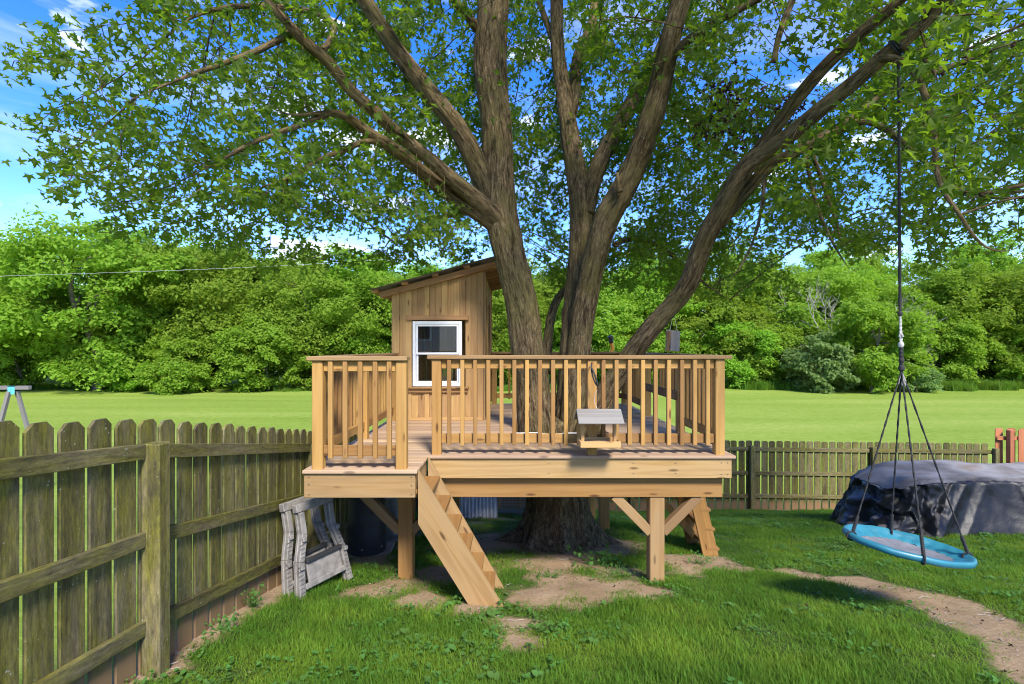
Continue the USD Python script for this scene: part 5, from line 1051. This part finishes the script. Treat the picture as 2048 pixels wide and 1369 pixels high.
# ------------------------------------------------------------------ things on and under the deck
# bird feeder on the middle railing post
YFD = 4.72
fd = thing('bird_feeder', 'small wooden bird feeder with grey plank roof on the middle railing post', 'bird feeder', at(1197, 892, YFD))
fo = at(1197, 892, YFD)
def P(px, py, dy=0): return at(px, py, YFD) - fo + (0, dy, 0)
fwid = 0.17
board('floor', (-fwid, 0.0, 0.012), (fwid, 0.0, 0.012), 0.22, 0.014, 'cedar', fd)
for yy in (-0.112, 0.112): board('side_board', (-fwid - .012, yy, 0.030), (fwid + .012, yy, 0.030), 0.058, 0.014, 'cedar', fd, up=(0, -1, 0))
for xx in (-fwid - .006, fwid + .006): board('side_board', (xx, -0.104, 0.030), (xx, 0.104, 0.030), 0.058, 0.014, 'cedar', fd, up=(1, 0, 0))
for xx in (-fwid + .022, fwid - .022): board('upright', (xx, 0, 0.02), (xx, 0, 0.30), 0.045, 0.03, 'cedar', fd, up=(1, 0, 0))
for sy, tn in ((-1, 0.6), (1, 0.4)):
    a, b = np.array([-fwid - .035, 0, 0]), np.array([fwid + .035, 0, 0]); c1, c2 = np.array([0, 0.004 * sy, 0.335]), np.array([0, sy * 0.165, 0.225]); mid = (c1 + c2) / 2
    board('roof_plank', a + mid, b + mid, np.linalg.norm(c2 - c1), 0.014, 'grey_wood', fd, up=np.cross((1, 0, 0), c2 - c1) * (-sy) * -1, tone=tn)
r_ = np.random.default_rng(4); m_ = trimesh.creation.icosphere(2, 1.0); m_.vertices *= (fwid * 0.9, 0.09, 0.022); obj('seed', (m_.vertices + (0, 0, 0.022) + 0.002 * r_.normal(size=m_.vertices.shape), m_.faces), 'seed', fd, True)
v, f, _ = tube(smoothline([(0.0, 0.03, 0.33), (-.03, 0.06, 0.42), (0.0, .08, 0.50)], 0.02), 0.002, 5); obj('hanging_wire', (v, f), 'steel', fd, True)
# black folding strap on the post
o_ = at(1188, 752, 4.76); sp_ = thing('clamp', 'black hand clamp hanging on the middle railing post above the bird feeder', 'clamp', o_)
def rel(px, py, Y): return at(px, py, Y) - o_
v, f, _ = tube(smoothline([rel(1184, 726, 4.83), rel(1183, 740, 4.77), rel(1186, 755, 4.75), rel(1194, 772, 4.74)], .01), np.r_[[.007]], 8); obj('handle', (v, f), 'black_rubber', sp_, True)
v, f, _ = tube(smoothline([rel(1184, 738, 4.76), rel(1190, 752, 4.73), rel(1195, 770, 4.73)], .01), .009, 8); obj('jaw', (v, f), 'black_rubber', sp_, True)
# toy telescope on the back rail
o_ = at(1223, 705, 9.25); o_[2] = CAPT + 0.002; ts = thing('toy_telescope', 'yellow and black toy telescope mounted on the back railing', 'toy', o_)
d = np.array([-0.22, -0.15, 0.97]); d /= np.linalg.norm(d); p0 = np.array([0.02, 0, 0.05])
v, f, _ = tube(np.array([(0, 0, -0.001), (0, 0, .03), p0]), [.04, .025, .02], 12); obj('mount', (v, f), 'orange_plastic', ts, 30)
v, f, _ = tube(np.array([p0 - d * .03, p0 + d * .10, p0 + d * .11]), [.032, .036, .03], 14); obj('body', (v, f), 'orange_plastic', ts, 40)
v, f, _ = tube(np.array([p0 + d * .108, p0 + d * .12, p0 + d * .23, p0 + d * .24]), [.036, .042, .05, .046], 14); obj('barrel', (v, f), 'black_plastic', ts, 40)
# wooden box hanging behind the right limb
o_ = at(1345, 703, 6.0); hb = thing('hanging_box', 'narrow brown wooden box hanging on a cord over the right railing', 'box', o_, 0.25)
board('back_board', (0, .045, 0.0), (.012, .045, .25), 0.135, 0.012, 'grey_wood', hb, up=(0, -1, 0), tone=.3)
for s_ in (-1, 1): board('side_board', (s_ * .052, 0, .0), (s_ * .062 + .012, 0, .235), 0.08, 0.012, 'cedar_dark', hb, up=(1, 0, 0))
board('front_board', (0, -.046, 0.0), (.012, -.046, .235), 0.12, 0.012, 'grey_wood', hb, up=(0, -1, 0), tone=.2); board('floor', (-.05, 0, .01), (.05, 0, .01), 0.08, 0.012, 'cedar_dark', hb)
top_ = np.array([0.03, 0, 0.55])
for s_ in (-1, 1):
    v, f, _ = tube(np.array([(s_ * .05 + .012, 0, .235), top_ * .6 + (0, 0, 0.13), top_ + (0.05, 0, .25)]), .0025, 5); obj('cord', (v, f), 'frayed_rope', hb, True)
# white cord at the foot of the trunk on the deck
zc = Z0 + 0.008
S = smoothline([(0.02, 6.12, zc), (0.14, 6.07, zc), (0.25, 6.10, zc), (0.33, 6.06, zc), (0.48, 6.02, zc), (0.62, 6.05, zc), (0.8, 6.04, zc)], 0.02); v, f, _ = tube(S, 0.006, 6); tag(obj('white_cord', (v, f), 'white_cord', None, True), 'white electric cord lying on the deck in front of the trunk', 'cord')
# black curved compost bin
bc_ = onground(-1.76, 6.22)
cb = thing('compost_bin', 'black plastic cylinder bin on a flat slab under the deck beside the fence', 'bin', bc_)
hh_ = np.linspace(0.035, 0.80, 18); S = np.c_[np.zeros((18, 2)), hh_]
v, f, _ = tube(S, 0.225 + 0.006 * np.sin(hh_ * 9) + np.where(np.abs(hh_ - .45) < .03, .006, 0), 48); obj('body', (v, f), 'black_plastic', cb, 30)
for k, a_ in enumerate(np.linspace(-2.6, -0.5, 3)):
    m_ = trimesh.creation.cylinder(.012, .012, sections=12); m_.apply_transform(trimesh.geometry.align_vectors((0, 0, 1), (math.cos(a_), math.sin(a_), 0))); obj('bolt', (m_.vertices + (math.cos(a_) * .228, math.sin(a_) * .228, 0.12), m_.faces), 'steel', cb)
obj('slab', boxat((0.02, -.02, 0.015), (0.56, 0.52, 0.05), 0.1), 'stone_slab', cb)
# galvanised tub behind it
g0 = onground(-1.62, 7.15); tb = thing('galvanised_tub', 'ribbed galvanised metal tub behind the left deck post', 'tub', g0)
hz_ = np.linspace(0, 0.62, 26); v, f, _ = tube(np.c_[np.zeros((26, 2)), hz_], 0.235 + 0.02 * hz_ + 0.006 * np.sin(hz_ * 2 * np.pi / 0.09) * (hz_ < .3), 44); obj('body', (v, f), 'galvanised', tb, 35)
lp = np.array([(0.25 * math.cos(a_), 0.25 * math.sin(a_), .62) for a_ in np.linspace(0, 6.283, 45)]); v, f, _ = tube(lp, .009, 6, False); obj('rim', (v, f), 'galvanised', tb, True)
# pale corrugated sheet and wire hutch near the back fence
ys2 = 9.3; xa_, xb_ = pxX(872, ys2), pxX(995, ys2)
zb2 = float(gz((xa_ + xb_) / 2, ys2)); u_ = np.linspace(xa_, xb_, 130); zrow = np.linspace(zb2 - 0.02, zb2 + 0.72, 4)
U, Z = np.meshgrid(u_, zrow, indexing='ij'); Yc = ys2 - 0.02 * np.sin(U * 2 * np.pi / 0.067) - 0.10 * (Z - zb2) * -1
cv = np.stack([U, Yc, Z + 0.015 * np.sin(U * 7)], -1).reshape(-1, 3); i_, j_ = np.meshgrid(np.arange(129), np.arange(3), indexing='ij'); qq = np.stack([i_ * 4 + j_, (i_ + 1) * 4 + j_, (i_ + 1) * 4 + j_ + 1, i_ * 4 + j_ + 1], -1).reshape(-1, 4); cf = np.vstack([qq[:, [0, 1, 2]], qq[:, [0, 2, 3]]])
tag(obj('corrugated_sheet', (np.vstack([cv, cv + (0, .003, 0)]), np.vstack([cf, cf[:, ::-1] + len(cv)])), 'white_metal', None, True), 'pale corrugated metal sheet leaning up behind the front stairs under the deck', 'metal sheet')
yh = 9.75; xa_, xb_ = pxX(997, yh), pxX(1130, yh); zb3 = float(gz((xa_ + xb_) / 2, yh)); ht = thing('wire_hutch', 'low wooden hutch with wire mesh front behind the maple trunk under the deck', 'hutch', ((xa_ + xb_) / 2, yh, zb3))
hw2 = (xb_ - xa_) / 2
for z_, hh2 in ((0.07, .12), (0.60, .07)): board('frame_rail', (-hw2, 0, z_), (hw2, 0, z_), hh2, .035, 'grey_wood', ht, up=(0, -1, 0))
for x_ in (-hw2 + .02, -hw2 * .35, hw2 * .35, hw2 - .02): board('frame_post', (x_, 0.001, 0.132), (x_, 0.001, .564), .04, .034, 'cedar', ht, up=(0, -1, 0))
ws = []
for x_ in np.arange(-hw2 + .05, hw2 - .04, .03): ws.append(((x_, .02, .13), (x_, .02, .57)))
for z_ in np.arange(.15, .57, .03): ws.append(((-hw2 + .04, .022, z_), (hw2 - .04, .022, z_)))
wa, wb = np.array([w[0] for w in ws]), np.array([w[1] for w in ws]); p_ = obj('wire_mesh', segtubes(wa, wb, np.full(len(ws), .0014), np.full(len(ws), .0014), 4), 'wire', ht); 
board('back_board', (-hw2, .42, .32), (hw2, .42, .32), .6, .02, 'cedar_dark', ht, up=(0, -1, 0)); board('lid', (-hw2, .2, .648), (hw2, .2, .648), .5, .02, 'grey_wood', ht)
# two folded plastic sawhorses leaning on the left fence
def sawhorse(loc, rz_, tilt, label):
    t_ = thing('folding_sawhorse', label, 'sawhorse', loc, rz_, parent=None, scale=1.0)
    c_, s_ = math.cos(tilt), math.sin(tilt)
    def Q(p): return np.array([p[0], p[1] * c_ + p[2] * s_, -p[1] * s_ + p[2] * c_])      # leans back about the foot line
    def bar(name, a, b, w, h_, mat='worn_grey_plastic'):
        a, b = np.array(a, float), np.array(b, float); board(name, Q(a), Q(b), w, h_, mat, t_, up=Q(np.array((0, -1.0, 0))), c=.006)
    H_ = 0.79
    bar('top_beam', (-.21, 0, H_), (.21, 0, H_), .075, .06)
    for yy in (-.022, .022):
        for sx in (-1, 1):
            bar('leg', (sx * .275, yy, 0), (sx * .235, yy, .34), .062, .034); bar('leg', (sx * .235, yy, .335), (sx * .165, yy, .56), .058, .034); bar('leg', (sx * .165, yy, .555), (sx * .165, yy, H_ - .04), .056, .034)
    bar('shelf', (-.19, -.028, .235), (.19, -.028, .235), .17, .02); bar('crossbar', (-.2, -.04, .335), (.2, -.04, .335), .035, .05, 'black_rubber'); bar('crossbar', (-.23, -.034, .13), (.23, -.034, .13), .05, .025)
    for z_ in (.30, .52): 
        for sx in (-1, 1): bar('hinge_block', (sx * (.25 if z_ < .4 else .19), -.05, z_ - .02), (sx * (.25 if z_ < .4 else .19), -.05, z_ + .02), .04, .03)
    for q_ in np.arange(.06, .5, .035):
        for sx in (-1, 1): bar('tick_mark', (sx * .262 - .026 - (q_ > .33) * sx * .05, -.0405, q_), (sx * .262 + .022 - (q_ > .33) * sx * .05, -.0405, q_), .004, .002, 'black_rubber')
    return t_
g1 = onground(-1.68, 4.62, -0.01)
sawhorse(g1, math.radians(63), 0.2, 'worn grey plastic folding sawhorse in front, its legs on the bare soil')
g2 = onground(-1.85, 4.74, -0.01)
sawhorse(g2, math.radians(66), 0.2, 'worn grey plastic folding sawhorse behind, against the mossy fence')
# swing frame end beyond the left fence
o_ = onground(*at(26, 780, 13.8)[:2]); zt_ = at(26, 776, 13.8)[2] - o_[2]; sf = thing('swing_frame', 'weathered wooden swing frame with teal brackets beyond the left fence', 'swing frame', o_)
board('top_beam', (-3.2, 0, zt_), (0.46, 0, zt_), .1, .1, 'grey_wood', sf, up=(0, -1, 0))
for s_, e_ in ((-1, -.55), (1, .62)):
    for dx in (0.0, -2.9): board('leg', (dx + s_ * .06, s_ * .05, zt_ - .10), (dx + e_ * .62, s_ * .55, -.05), .085, .085, 'grey_wood', sf, up=(0, -1, 0))
    m_ = boxat((s_ * .045, -.052, zt_ - .075), (.10, .008, .2)); obj('bracket', m_, 'teal_metal', sf)
obj('bracket', boxat((0, 0, zt_), (.2, .1, .1)), 'teal_metal', sf)
# the house behind the camera, mirrored in the playhouse window
hs_ = thing('house', 'pale sided house standing behind the viewpoint, seen mirrored in the playhouse window', 'house', (-9.2, -9.0, float(gz(-9.2, -6.0))))
hwid = 5.9
for k in range(26): board('siding_board', (-hwid, 0.02, .1 + k * .2), (hwid, .02, .1 + k * .2), .215, .02, 'house_siding', hs_, up=(0, 1, -.09), tone=.5)
obj('wall', boxat((0, -4, 2.6), (2 * hwid - .02, 7.9, 5.2)), 'house_siding', hs_)
for x_, z_, w_, h_ in ((5.0, 2.1, .9, 1.4), (4.05, 1.1, .85, 2.1), (1.5, 2.1, 1.2, 1.4), (-2.5, 2.1, 1.2, 1.4)):
    wf = thing('window', parent=hs_); obj('frame', boxat((x_, .05, z_), (w_ + .16, .04, h_ + .16)), 'vinyl_white', wf); obj('pane', boxat((x_, .075, z_), (w_, .012, h_)), 'house_dark', wf)
rp = np.array([(-hwid - .4, .6, 5.1), (hwid + .4, .6, 5.1), (hwid + .4, -4, 7.4), (-hwid - .4, -4, 7.4), (-hwid - .4, -8.6, 5.1), (hwid + .4, -8.6, 5.1)])
obj('roof', (np.vstack([rp, rp - (0, 0, .12)]), np.array([(0, 1, 2), (0, 2, 3), (3, 2, 5), (3, 5, 4), (6, 8, 7), (6, 9, 8), (9, 11, 8), (9, 10, 11), (0, 6, 7), (0, 7, 1)])), 'shingle', hs_)
